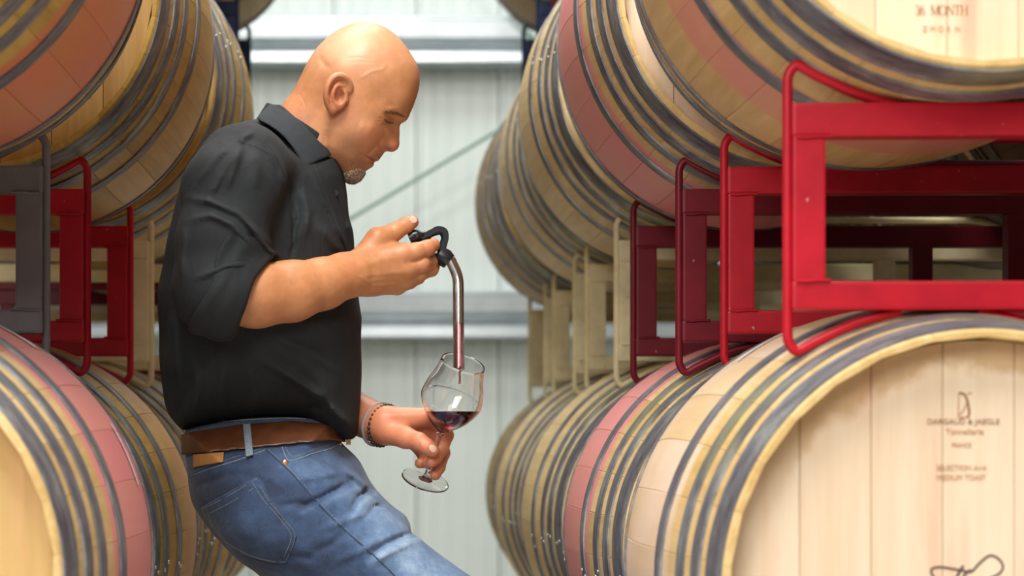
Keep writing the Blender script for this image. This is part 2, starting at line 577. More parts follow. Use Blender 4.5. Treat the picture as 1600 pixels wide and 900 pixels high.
for i in range(5):
    RB.append(place_barrel(DX+xoffR[i], depth(i), ZL, rl_wood[i], RL_LAB[i], AISLE_R, spin=0.05*i, lab=labR[i], hoop_ang=-1.75+0.03*i))
    RB.append(place_barrel(DX+xoffU[i], depth(i), ZU, ru_wood[i], RU_LAB[i], AISLE_R, spin=0.07*i+0.02, hoop_ang=-1.30-0.04*i))
# left side --------------------------------------------------------------
ll_wood = ['pink', 'orange', 'gold', 'gold', 'gold']
lu_wood = ['red', 'gold', 'gold', 'gold', 'gold']
LL_LAB = ['pink-bulged oak barrel with white stickers at lower left corner of the photo',
          'golden oak barrel behind the man, which he leans against, second of lower left row',
          'golden oak barrel seen under the man\'s jeans, third of the lower left row',
          'fourth oak barrel of the lower left row, behind the man',
          'farthest oak barrel of the lower left row, behind the man']
LU_LAB = ['salmon-red banded oak barrel at the upper left corner of the photo',
          'large golden oak barrel with dark hoops, second of the upper left row',
          'golden oak barrel with grey hoops just behind the man\'s shoulder, third of upper left row',
          'oak barrel sliver right above the man\'s shoulder, fourth of the upper left row',
          'farthest oak barrel of the upper left row, behind the fourth one']
labL = [(0.52, 0.10, -0.02, 0.02), None, None, None, None]
for i in range(5):
    r_ = place_barrel(XLL[i], depth(i), ZL+(0.012 if i == 0 else 0), ll_wood[i], LL_LAB[i], AISLE_L, headw='gold', spin=0.06*i, lab=labL[i], hoop_ang=1.66)
    if i == 0:
        o = curved_patch('paper_label', 1.15, 0.13, 0.05, 0.068, LABEL, r_); o['label'] = 'narrow white sticker strip low on the bulge'
    place_barrel(XLU[i], depth(i)+[-0.03, 0.05, 0.02, 0, 0][i], ZU, lu_wood[i], LU_LAB[i], AISLE_L, headw='gold', spin=0.05*i+0.03, hoop_ang=1.0+0.15*i)
# outer column (second barrel of each rack), seen in the gaps --------------
OUT_R = 'second barrels of the right racks, seen through the red frames'
OUT_L = 'second barrels of the left racks, seen through the frames'
for i, nm in ((0, 'nearest'), (1, 'second'), (2, 'third'), (3, 'fourth'), (4, 'farthest')):
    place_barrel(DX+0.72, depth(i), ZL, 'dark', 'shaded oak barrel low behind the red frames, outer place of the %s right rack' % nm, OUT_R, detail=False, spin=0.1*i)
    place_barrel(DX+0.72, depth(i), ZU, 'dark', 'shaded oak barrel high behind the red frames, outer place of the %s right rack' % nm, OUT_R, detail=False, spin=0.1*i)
for i, nm in ((3, 'fourth'), (4, 'farthest')):
    place_barrel(-0.65-0.72, depth(i), ZL, 'gold', 'shaded oak barrel low at far left, outer place of the %s left rack' % nm, OUT_L, detail=False, spin=0.1*i)
    place_barrel(-0.65-0.72, depth(i), ZU, 'gold', 'shaded oak barrel high at far left, outer place of the %s left rack' % nm, OUT_L, detail=False, spin=0.1*i)
# third layer, its undersides cut by the top edge of the photo ------------
place_barrel(-0.63, depth(3), ZT, 'gold', 'third-layer oak barrel above the upper left row, nearer one', 'third-layer barrels', detail=False)
place_barrel(-0.57, depth(4), ZT-0.04, 'gold', 'oak barrel bottom peeking in at the top edge left of the man\'s head', 'third-layer barrels', detail=False)
place_barrel(DX, depth(3), ZT, 'gold', 'third-layer oak barrel above the upper right row, nearer one', 'third-layer barrels', detail=False)
place_barrel(DX-0.03, depth(4), ZT-0.04, 'gold', 'oak barrel bottom peeking in at the top edge over the right row', 'third-layer barrels', detail=False)

# ------------------------------------------------------------------ steel racks
RM = {'top0': 0.121, 'top1': 0.081, 'bot1': -0.088, 'bot0': -0.122, 'lt': 0.170, 'lb': -0.172}
def make_rack(xc, yc, zm, paintkey, label, group, floor=False, rods_bottom=True):
    P = PAINT[paintkey]
    base = zm+RM['lb']
    root = empty('barrel_rack', (xc, yc, zm), label, 'rack', group)
    HWD = 0.543
    for fy in (-0.335, 0.335):
        y0, y1 = fy-0.02, fy+0.02
        for nm, za, zb in (('top_rail', RM['top1'], RM['top0']), ('bottom_rail', RM['bot0'], RM['bot1'])):
            box(nm, (-HWD+0.008, y0, za), (HWD-0.008, y1, zb), P, root, 0.004)
        for px in (-HWD+0.028, 0.0, HWD-0.028):
            box('post', (px-0.019, y0+0.001, RM['bot1']-0.001), (px+0.019, y1-0.001, RM['top1']+0.001), P, root, 0.003)
        # bent rods: outer corners
        for s in (-1, 1):
            ex = s*(HWD-0.005)
            c_ = 0.36; o_ = fy*1.0
            pts = [(s*(c_+0.045), o_, 0.1180), (s*(c_+0.10), o_, 0.1340), (s*(c_+0.150), o_, 0.1585), (ex-s*0.010, fy, RM['lt']), (ex, fy, RM['lt']-0.014),
                   (ex, fy, RM['lb']+0.014)]
            if not floor:
                pts += [(ex-s*0.010, fy, RM['lb']), (s*(c_+0.150), o_, -0.1610), (s*(c_+0.10), o_, -0.1370), (s*(c_+0.045), o_, -0.1225)]
            tube('cradle_rod', round_path(pts, 0.022), 0.0065, P, root, seg=8)
        # middle saddle rods between the two barrels
        pts = [(-0.315, fy, 0.1180), (-0.26, fy, 0.1340), (-0.20, fy, 0.1620), (0.20, fy, 0.1620), (0.26, fy, 0.1340), (0.315, fy, 0.1180)]
        tube('cradle_rod', round_path(pts, 0.03), 0.0065, P, root, seg=8)
        if not floor:
            pts = [(-0.315, fy, -0.1225), (-0.26, fy, -0.1370), (-0.20, fy, -0.1650), (0.20, fy, -0.1650), (0.26, fy, -0.1370), (0.315, fy, -0.1225)]
            tube('cradle_rod', round_path(pts, 0.03), 0.0065, P, root, seg=8)
        # weld beads at the rail ends
        for s in (-1, 1):
            for zz in (RM['top1'], RM['bot1']):
                tube('weld_bead', [(s*(HWD-0.052), y0-0.001, zz), (s*(HWD-0.036), y0-0.002, zz+0.0006), (s*(HWD-0.024), y0-0.002, zz-0.0008), (s*(HWD-0.012), y0-0.001, zz)], 0.0022, P, root, seg=6)
    if floor:
        for px in (-0.45, -0.05, 0.45):
            box('runner_foot', (px-0.05, -0.34, 0.001-zm), (px+0.05, 0.34, RM['bot0']), P, root, 0.004)
    for px in (-0.2, 0.2):
        box('side_rail', (px-0.025, -0.316, RM['bot0']+0.001), (px+0.025, 0.316, RM['bot1']-0.001), P, root, 0.003)
    for s in (-1, 1):
        V, F = sweep([(s*0.46, -0.315, RM['bot0']+0.02), (s*0.03, 0.315, RM['bot0']+0.02)], 0.012, 6)
        mesh_obj('brace', V, F, P, root, smooth=False)
    return root
ZM1, ZM2, ZM0 = 1.0605, 1.9435, 0.1775
RG = 'steel racks between barrel layers'
colR = ['red', 'shaded_red', 'cream', 'cream', 'cream']
colL = ['grey', 'red', 'cream', 'shaded_red', 'cream']
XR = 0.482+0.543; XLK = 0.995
nmR = ['bright red steel rack in front, under the barrel stamped 36 MONTH', 'shade-darkened red steel rack behind the bright red one, right of the aisle',
       'cream steel rack behind the shade-darkened red ones, third on the right', 'cream steel rack fourth on the right', 'cream steel rack farthest on the right']
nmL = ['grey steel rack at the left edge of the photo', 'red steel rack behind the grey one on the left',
       'cream steel rack just left of the man\'s back', 'shade-darkened red steel rack fourth on the left, behind the man', 'cream steel rack farthest on the left, behind the man']
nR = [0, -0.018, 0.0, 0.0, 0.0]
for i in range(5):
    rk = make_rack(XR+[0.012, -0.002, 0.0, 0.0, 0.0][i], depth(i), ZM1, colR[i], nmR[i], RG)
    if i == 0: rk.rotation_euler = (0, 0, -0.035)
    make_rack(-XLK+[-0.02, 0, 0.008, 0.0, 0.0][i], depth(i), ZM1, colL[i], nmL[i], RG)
for i in range(5):
    if i < 3:
        make_rack(XR, depth(i), ZM0, colR[i], 'floor-level steel rack under the %s barrel of the lower right row' % ords[i], 'floor-level steel racks', floor=True)
        make_rack(-XLK, depth(i), ZM0, colL[i], 'floor-level steel rack under the %s barrel of the lower left row' % ords[i], 'floor-level steel racks', floor=True)
    else:
        make_rack(XR, depth(i), ZM0, colR[i], 'floor-level steel rack under the %s barrel of the lower right row' % ords[i], 'floor-level steel racks', floor=True)
        make_rack(-XLK, depth(i), ZM0, colL[i], 'floor-level steel rack under the %s barrel of the lower left row' % ords[i], 'floor-level steel racks', floor=True)
for sx, nm in ((-1, 'left'), (1, 'right')):
    make_rack(XR if sx > 0 else -XLK, depth(3), ZM2, 'shaded_red', 'shade-darkened red upper steel rack above the fourth %s stack, at the top edge' % nm, 'upper steel racks')
    make_rack((XR-0.02) if sx > 0 else (0.065-XLK), depth(4), ZM2-0.04, 'blue', 'navy blue upper steel rack above the farthest %s stack' % nm, 'upper steel racks')

# ------------------------------------------------------------------ branding on the heads
FONT = None
def text_mesh(txt, size, mat, parent, x, z, y, name='brand_lettering', sx=1.0, spacing=1.0, align='CENTER'):
    cu = bpy.data.curves.new('t', 'FONT'); cu.body = txt; cu.size = size
    cu.align_x = align; cu.space_character = spacing; cu.extrude = 0.0002
    to = bpy.data.objects.new('t', cu); COL.objects.link(to)
    bpy.context.view_layer.update()
    me = bpy.data.meshes.new_from_object(to.evaluated_get(bpy.context.evaluated_depsgraph_get()))
    bpy.data.objects.remove(to); bpy.data.curves.remove(cu)
    me.materials.clear(); me.materials.append(mat)
    o = link(bpy.data.objects.new(name, me), parent)
    o.rotation_euler = (PI/2, 0, 0); o.scale = (sx, 1, 1); o.location = (x, y, z)
    return o
YH = -BL+0.036-0.0006
SH = FPX/(3.13-BL+0.036)
def hx(px, root): return (px-585)/SH - root.location.x
def hz(py, root): return CAMZ+(678-py)/SH - root.location.z
def ink_tube(root, pts, rad, mat, name='hand_drawn_mark'):
    path = []
    P_ = [Vector((hx(a, root), YH, hz(b, root))) for a, b in pts]
    for i in range(len(P_)-1):      # catmull-rom
        p0, p1, p2, p3 = P_[max(i-1, 0)], P_[i], P_[i+1], P_[min(i+2, len(P_)-1)]
        for k in range(8):
            t = k/8
            path.append(0.5*((2*p1)+(-p0+p2)*t+(2*p0-5*p1+4*p2-p3)*t*t+(-p0+3*p1-3*p2+p3)*t**3))
    path.append(P_[-1])
    V, F = sweep(path, rad, 6)
    V = [Vector((v.x, YH+(v.y-YH)*0.15, v.z)) for v in V]
    return mesh_obj(name, V, F, mat, root)
u1 = RB[1]; l1 = RB[0]
SER = {
 'M': (1.0, [(0.10, 0, 0.10, 1, .07), (0.90, 0, 0.90, 1, .15), (0.12, 1, 0.50, 0.08, .15), (0.50, 0.08, 0.88, 1, .07), (-.03, 0, .24, 0, .06), (.74, 0, 1.04, 0, .06), (-.03, 1, .16, 1, .06), (.86, 1, 1.04, 1, .06)]),
 'N': (0.86, [(0.10, 0, 0.10, 1, .07), (0.78, 0, 0.78, 1, .07), (0.10, 1, 0.78, 0.02, .15), (-.03, 0, .24, 0, .06), (.64, 1, .92, 1, .06), (-.03, 1, .14, 1, .06)]),
 'T': (0.80, [(0.40, 0, 0.40, 1, .15), (0.02, 1, 0.78, 1, .07), (0.02, .82, .02, 1, .06), (.78, .82, .78, 1, .06), (.26, 0, .54, 0, .06)]),
 'H': (0.90, [(0.13, 0, 0.13, 1, .15), (0.77, 0, 0.77, 1, .15), (0.13, .52, .77, .52, .06), (-.01, 0, .27, 0, .06), (-.01, 1, .27, 1, .06), (.63, 0, .91, 0, .06), (.63, 1, .91, 1, .06)])}
def arc(cx, cz, rx, rz, a0, a1, w0, w1, n=16):
    out = []
    for i in range(n):
        t0 = math.radians(a0+(a1-a0)*i/n); t1 = math.radians(a0+(a1-a0)*(i+1)/n)
        wd = w0+(w1-w0)*abs(math.cos((t0+t1)/2))
        out.append((cx+rx*math.cos(t0), cz+rz*math.sin(t0), cx+rx*math.cos(t1), cz+rz*math.sin(t1), wd))
    return out
SER['O'] = (0.96, arc(0.45, 0.5, 0.40, 0.50, 0, 360, .05, .15, 28))
SER['3'] = (0.62, arc(0.26, 0.75, 0.20, 0.25, 150, -90, .05, .12)+arc(0.26, 0.27, 0.23, 0.28, 90, -150, .05, .13))
SER['6'] = (0.66, arc(0.28, 0.30, 0.23, 0.30, 0, 360, .05, .13, 20)+arc(0.52, 0.42, 0.47, 0.58, 178, 100, .05, .13))
def serif_text(txt, px0, py_base, hpx, parent, mat, squeeze=0.86):
    V = []; F = []; x = hx(px0, parent); z0 = hz(py_base, parent); H_ = hpx/SH
    for ch in txt:
        if ch == ' ': x += H_*0.62*squeeze; continue
        wd, st = SER[ch]
        for k, (a, b, c, d, t) in enumerate(st):
            p = Vector((a*squeeze, b)); q_ = Vector((c*squeeze, d)); dv = (q_-p); L = dv.length or 1e-6
            dv = dv/L; nrm = Vector((-dv.y, dv.x))*t/2*0.9; e = dv*(0.012 if t > 0.06 else 0.0)
            o = len(V)
            for pt in (p-e-nrm, q_+e-nrm, q_+e+nrm, p-e+nrm): V.append((x+pt.x*H_, YH-0.00002*k, z0+pt.y*H_))
            F.append((o, o+1, o+2, o+3))
        x += wd*H_*squeeze
    return mesh_obj('brand_lettering', V, F, mat, parent, smooth=False)
serif_text('36 MONTH', 1429.5, 23.5, 15.0, u1, INK)
text_mesh('Z M O R  N', 0.0095, INK_FAINT, u1, hx(1471, u1), hz(50, u1), YH, sx=0.9)
# cooper's emblem: tall box with a D-shaped leaf and a small tick
ink_tube(l1, [(1498, 614), (1507, 617), (1512, 630), (1514, 645), (1512, 652)], 0.0013, INK, 'brand_emblem')
ink_tube(l1, [(1498, 614), (1497, 652)], 0.0006, INK_FAINT, 'brand_emblem')
ink_tube(l1, [(1497, 652), (1514, 652)], 0.0008, INK_FAINT, 'brand_emblem')
ink_tube(l1, [(1499, 648), (1506, 640), (1510, 630)], 0.0007, INK_FAINT, 'brand_emblem')
ink_tube(l1, [(1512, 616), (1518, 614)], 0.0008, INK_FAINT, 'brand_emblem')
text_mesh('DARGAUD & JAEGLE', 0.0088, INK, l1, hx(1505, l1), hz(663, l1), YH, sx=1.02)
text_mesh('Tonnellerie', 0.0098, INK_FAINT, l1, hx(1507, l1), hz(679, l1), YH, sx=0.95)
text_mesh('FRANCE', 0.0075, INK_FAINT, l1, hx(1502, l1), hz(699, l1), YH, sx=0.8)
text_mesh('SELECTION A+A', 0.0085, INK_FAINT, l1, hx(1463, l1), hz(735, l1), YH, sx=0.92, align='LEFT')
text_mesh('MEDIUM TOAST', 0.0085, INK_FAINT, l1, hx(1463, l1), hz(750, l1), YH, sx=0.92, align='LEFT')
# big signature-like scrawl cut by the bottom of the photo
ink_tube(l1, [(1462, 906), (1455, 895), (1457, 888), (1470, 886), (1490, 889), (1512, 893), (1519, 892), (1530, 880), (1546, 868), (1560, 873), (1567, 885), (1561, 896), (1545, 904), (1520, 915)], 0.0013, INK_DARK)
ink_tube(l1, [(1505, 884), (1498, 895), (1490, 915), (1484, 940)], 0.0015, INK_DARK)
ink_tube(l1, [(1517, 890), (1506, 900), (1500, 925), (1496, 945)], 0.0014, INK_DARK)

# ================================================================== implicit-surface sculpting (for the man)
# working units: millimetres in the man's own frame: u to the right, v down, w away from the aisle light; figure plane at Y0
Y0 = 3.725
def q(px, py, w=0.0):
    k = (Y0*1000+w)/(Y0*1000)
    return np.array([585+(px-585)*k, 678+(py-678)*k, w])
ROOTX, ROOTY = 0.23, Y0
def to_local(P):            # mm frame -> metres relative to the man's base point
    P = np.asarray(P, dtype=np.float64)
    return np.stack([(P[:, 0]-585)/1000-ROOTX, P[:, 2]/1000+Y0-ROOTY, CAMZ+(678-P[:, 1])/1000], 1)

def smin(a, b, k):
    h = np.clip(0.5+0.5*(b-a)/k, 0, 1)
    return b*(1-h)+a*h-k*h*(1-h)
def smax(a, b, k): return -smin(-a, -b, k)
def cone(P, a, b, ra, rb):
    a = np.asarray(a, np.float32); b = np.asarray(b, np.float32)
    ab = b-a; L = float(ab@ab)+1e-9
    d = P-a
    t = np.clip((d@ab)/L, 0, 1)
    d = d - t[:, None]*ab
    return np.sqrt((d*d).sum(1)) - (ra+(rb-ra)*t)
def chain(P, pts, k=6.0):
    """pts: list of (point, radius)"""
    r = None
    for (a, ra), (b, rb) in zip(pts[:-1], pts[1:]):
        c = cone(P, a, b, ra, rb)
        r = c if r is None else smin(r, c, k)
    return r
def ellip(P, c, r, ax=None):
    d = P-np.asarray(c, np.float32)
    if ax is not None: d = d@np.asarray(ax, np.float32).T
    r = np.asarray(r, np.float32)
    k0 = np.sqrt(((d/r)**2).sum(1)); k1 = np.sqrt(((d/(r*r))**2).sum(1))+1e-9
    return k0*(k0-1.0)/k1
def seg2(U, V, a, b):
    ax, ay = a; bx, by = b
    dx, dy = bx-ax, by-ay; L = dx*dx+dy*dy+1e-9
    t = np.clip(((U-ax)*dx+(V-ay)*dy)/L, 0, 1)
    return np.hypot(U-(ax+t*dx), V-(ay+t*dy)), t
def poly_smooth(pts, n=5, closed=True):
    P = [np.array(p, float) for p in pts]; m = len(P); out = []
    for i in range(m if closed else m-1):
        if closed: p0, p1, p2, p3 = P[i-1], P[i], P[(i+1) % m], P[(i+2) % m]
        else: p0, p1, p2, p3 = P[max(i-1, 0)], P[i], P[i+1], P[min(i+2, m-1)]
        for k in range(n):
            t = k/n
            out.append(0.5*((2*p1)+(-p0+p2)*t+(2*p0-5*p1+4*p2-p3)*t*t+(-p0+3*p1-3*p2+p3)*t**3))
    if not closed: out.append(P[-1])
    return np.array(out)
def poly_sdf(U, V, poly):
    d = np.full(U.shape, 1e9, np.float32); s = np.zeros(U.shape, bool)
    n = len(poly)
    for i in range(n):
        a = poly[i]; b = poly[(i+1) % n]
        dd, _ = seg2(U, V, a, b); d = np.minimum(d, dd)
        c = ((a[1] > V) != (b[1] > V))
        with np.errstate(divide='ignore', invalid='ignore'):
            xi = (b[0]-a[0])*(V-a[1])/(b[1]-a[1]+1e-12)+a[0]
        s ^= c & (U < xi)
    return np.where(s, -d, d).astype(np.float32)
class Field2:
    """2-D field sampled bilinearly"""
    def __init__(s, lo, hi, h, fn):
        s.lo = lo; s.h = h
        nu = int((hi[0]-lo[0])/h)+2; nv = int((hi[1]-lo[1])/h)+2
        U, V = np.meshgrid(lo[0]+h*np.arange(nu), lo[1]+h*np.arange(nv), indexing='ij')
        s.A = [a.astype(np.float32) for a in fn(U, V)]
        s.n = (nu, nv)
    def __call__(s, P):
        x = np.clip((P[:, 0]-s.lo[0])/s.h, 0, s.n[0]-1.001); y = np.clip((P[:, 1]-s.lo[1])/s.h, 0, s.n[1]-1.001)
        i = x.astype(np.int32); j = y.astype(np.int32); fx = x-i; fy = y-j
        w00 = (1-fx)*(1-fy); w10 = fx*(1-fy); w01 = (1-fx)*fy; w11 = fx*fy
        return [A[i, j]*w00+A[i+1, j]*w10+A[i, j+1]*w01+A[i+1, j+1]*w11 for A in s.A]
def shepard(U, V, ctrl, p=3.0, soft=8.0):
    """ctrl rows: u, v, value...; returns interpolated values"""
    C = np.array(ctrl, float); W = 0; out = [0]*(C.shape[1]-2)
    for c in C:
        wgt = 1.0/((U-c[0])**2+(V-c[1])**2+soft*soft)**(p/2)
        W = W+wgt
        for k in range(len(out)): out[k] = out[k]+wgt*c[2+k]
    return [o/W for o in out]
def tps(U, V, ctrl, lam=2.0):
    C = np.array(ctrl, float); n = len(C); sc = 100.0
    X = C[:, :2]/sc
    def phi(r2): return 0.5*r2*np.log(r2+1e-12)
    K = phi(((X[:, None]-X[None])**2).sum(-1))+np.eye(n)*lam*1e-4
    A = np.zeros((n+3, n+3)); A[:n, :n] = K; A[:n, n] = 1; A[:n, n+1:] = X; A[n, :n] = 1; A[n+1:, :n] = X.T
    b = np.zeros((n+3, C.shape[1]-2)); b[:n] = C[:, 2:]
    w_ = np.linalg.solve(A, b)
    out = [w_[n, k]+w_[n+1, k]*U/sc+w_[n+2, k]*V/sc for k in range(b.shape[1])]
    for i in range(n):
        p = phi((U/sc-X[i, 0])**2+(V/sc-X[i, 1])**2)
        for k in range(b.shape[1]): out[k] = out[k]+w_[i, k]*p
    return out
def inflate(P, d2, Hs, R, w0=0.0):
    w = np.abs(P[:, 2]-w0)
    t = np.maximum(0, 1+d2/R)
    return (np.sqrt((w/Hs)**2+t*t)-1)*np.minimum(Hs, R)

def polygonize(f, lo, hi, h, B=6, slack=1.8):
    lo = np.array(lo, np.float32); hi = np.array(hi, np.float32)
    nb = np.ceil((hi-lo)/(h*B)).astype(int)
    n = nb*B+1
    ax = [lo[k]+h*np.arange(n[k], dtype=np.float32) for k in range(3)]
    cb = [lo[k]+h*B*(np.arange(nb[k], dtype=np.float32)+0.5) for k in range(3)]
    G = np.stack(np.meshgrid(*cb, indexing='ij'), -1).reshape(-1, 3)
    dc = f(G)
    act = np.abs(dc) < h*B*slack
    vals = np.empty(n, np.float32)
    sg = np.where(dc < 0, -1.0, 1.0).reshape(nb).astype(np.float32)
    idx = [np.minimum(np.arange(n[k])//B, nb[k]-1) for k in range(3)]
    vals[:] = sg[np.ix_(*idx)]*(h*B)
    A = np.argwhere(act.reshape(nb))
    loc = np.stack(np.meshgrid(*[np.arange(B+1)]*3, indexing='ij'), -1).reshape(-1, 3)
    for c in range(0, len(A), 3000):
        I = (A[c:c+3000, None, :]*B+loc[None]).reshape(-1, 3)
        P = (lo+h*I).astype(np.float32)
        vals[I[:, 0], I[:, 1], I[:, 2]] = f(P)
    # naive surface nets
    ins = vals < 0
    cc = ins[:-1, :-1, :-1].astype(np.int8)
    S = np.zeros(cc.shape, np.int8)
    for dx in (0, 1):
        for dy in (0, 1):
            for dz in (0, 1):
                S += ins[dx:n[0]-1+dx, dy:n[1]-1+dy, dz:n[2]-1+dz]
    C = np.argwhere((S > 0) & (S < 8))
    vid = np.full(S.shape, -1, np.int32); vid[C[:, 0], C[:, 1], C[:, 2]] = np.arange(len(C))
    acc = np.zeros((len(C), 3), np.float32); cnt = np.zeros(len(C), np.float32)
    for axis in range(3):
        o1, o2 = [k for k in range(3) if k != axis]
        for a in (0, 1):
            for b in (0, 1):
                off = np.zeros(3, int); off[o1] = a; off[o2] = b
                p = C+off; e = p.copy(); e[:, axis] += 1
                va = vals[p[:, 0], p[:, 1], p[:, 2]]; vb = vals[e[:, 0], e[:, 1], e[:, 2]]
                m = (va < 0) != (vb < 0)
                t = va[m]/(va[m]-vb[m])
                pt = p[m].astype(np.float32); pt[:, axis] += t
                acc[m] += pt; cnt[m] += 1
    Vt = lo+h*acc/cnt[:, None]
    F = []
    for axis in range(3):
        o1, o2 = [(1, 2), (2, 0), (0, 1)][axis]
        a = [slice(None)]*3; b = [slice(None)]*3
        a[axis] = slice(0, -1); b[axis] = slice(1, None)
        ia, ib = ins[tuple(a)], ins[tuple(b)]
        E = np.argwhere(ia != ib)
        E = E[(E[:, o1] > 0) & (E[:, o2] > 0) & (E[:, o1] < n[o1]-1) & (E[:, o2] < n[o2]-1)]
        fl = ia[E[:, 0], E[:, 1], E[:, 2]]
        def at(d1, d2):
            p = E.copy(); p[:, o1] += d1; p[:, o2] += d2
            return vid[p[:, 0], p[:, 1], p[:, 2]]
        qd = np.stack([at(-1, -1), at(0, -1), at(0, 0), at(-1, 0)], 1)
        qd[~fl] = qd[~fl][:, ::-1]
        F.append(qd)
    F = np.concatenate(F); F = F[(F >= 0).all(1)]
    return Vt, F

def build_mesh(name, parts, mat, parent, attrs=None):
    """parts: list of (V, F) in the mm frame, joined into one mesh object"""
    Vs = []; Fs = []; o = 0
    for V, F in parts:
        Vs.append(V); Fs.append(F+o); o += len(V)
    V = np.concatenate(Vs); F = np.concatenate(Fs)
    L = to_local(V)
    F = F[:, ::-1]          # v axis is flipped, so is the winding
    me = bpy.data.meshes.new(name)
    me.vertices.add(len(L)); me.vertices.foreach_set('co', L.astype(np.float32).ravel())
    me.loops.add(F.size); me.loops.foreach_set('vertex_index', F.astype(np.int32).ravel())
    me.polygons.add(len(F)); me.polygons.foreach_set('loop_start', np.arange(0, F.size, 4, dtype=np.int32))
    me.polygons.foreach_set('loop_total', np.full(len(F), 4, np.int32))
    me.update(calc_edges=True); me.validate()
    me.polygons.foreach_set('use_smooth', np.ones(len(me.polygons), bool))
    if attrs:
        for k, fn in attrs.items():
            at = me.attributes.new(k, 'FLOAT', 'POINT')
            kk = 3725.0/(3725.0-np.abs(V[:, 2]))
            at.data.foreach_set('value', np.clip(fn(585+(V[:, 0]-585)*kk, 678+(V[:, 1]-678)*kk, V[:, 2]), 0, 1).astype(np.float32))
    me.materials.append(mat)
    return link(bpy.data.objects.new(name, me), parent)

def g2(U, V, a, b, s):
    d, _ = seg2(U, V, a, b); return np.exp(-(d/s)**2)
def gp(U, V, pts, s):
    r = np.zeros_like(U)
    for a, b in zip(pts[:-1], pts[1:]): r = np.maximum(r, g2(U, V, a, b, s))
    return r
def taper(U, V, pts, s):
    """line that fades towards both ends"""
    n = len(pts)-1; r = np.zeros_like(U)
    for i, (a, b) in enumerate(zip(pts[:-1], pts[1:])):
        d, t = seg2(U, V, a, b); g = (i+t)/n
        r = np.maximum(r, np.exp(-(d/s)**2)*np.clip(np.sin(np.pi*np.clip(g, 0.03, 0.97))*1.4, 0, 1))
    return r

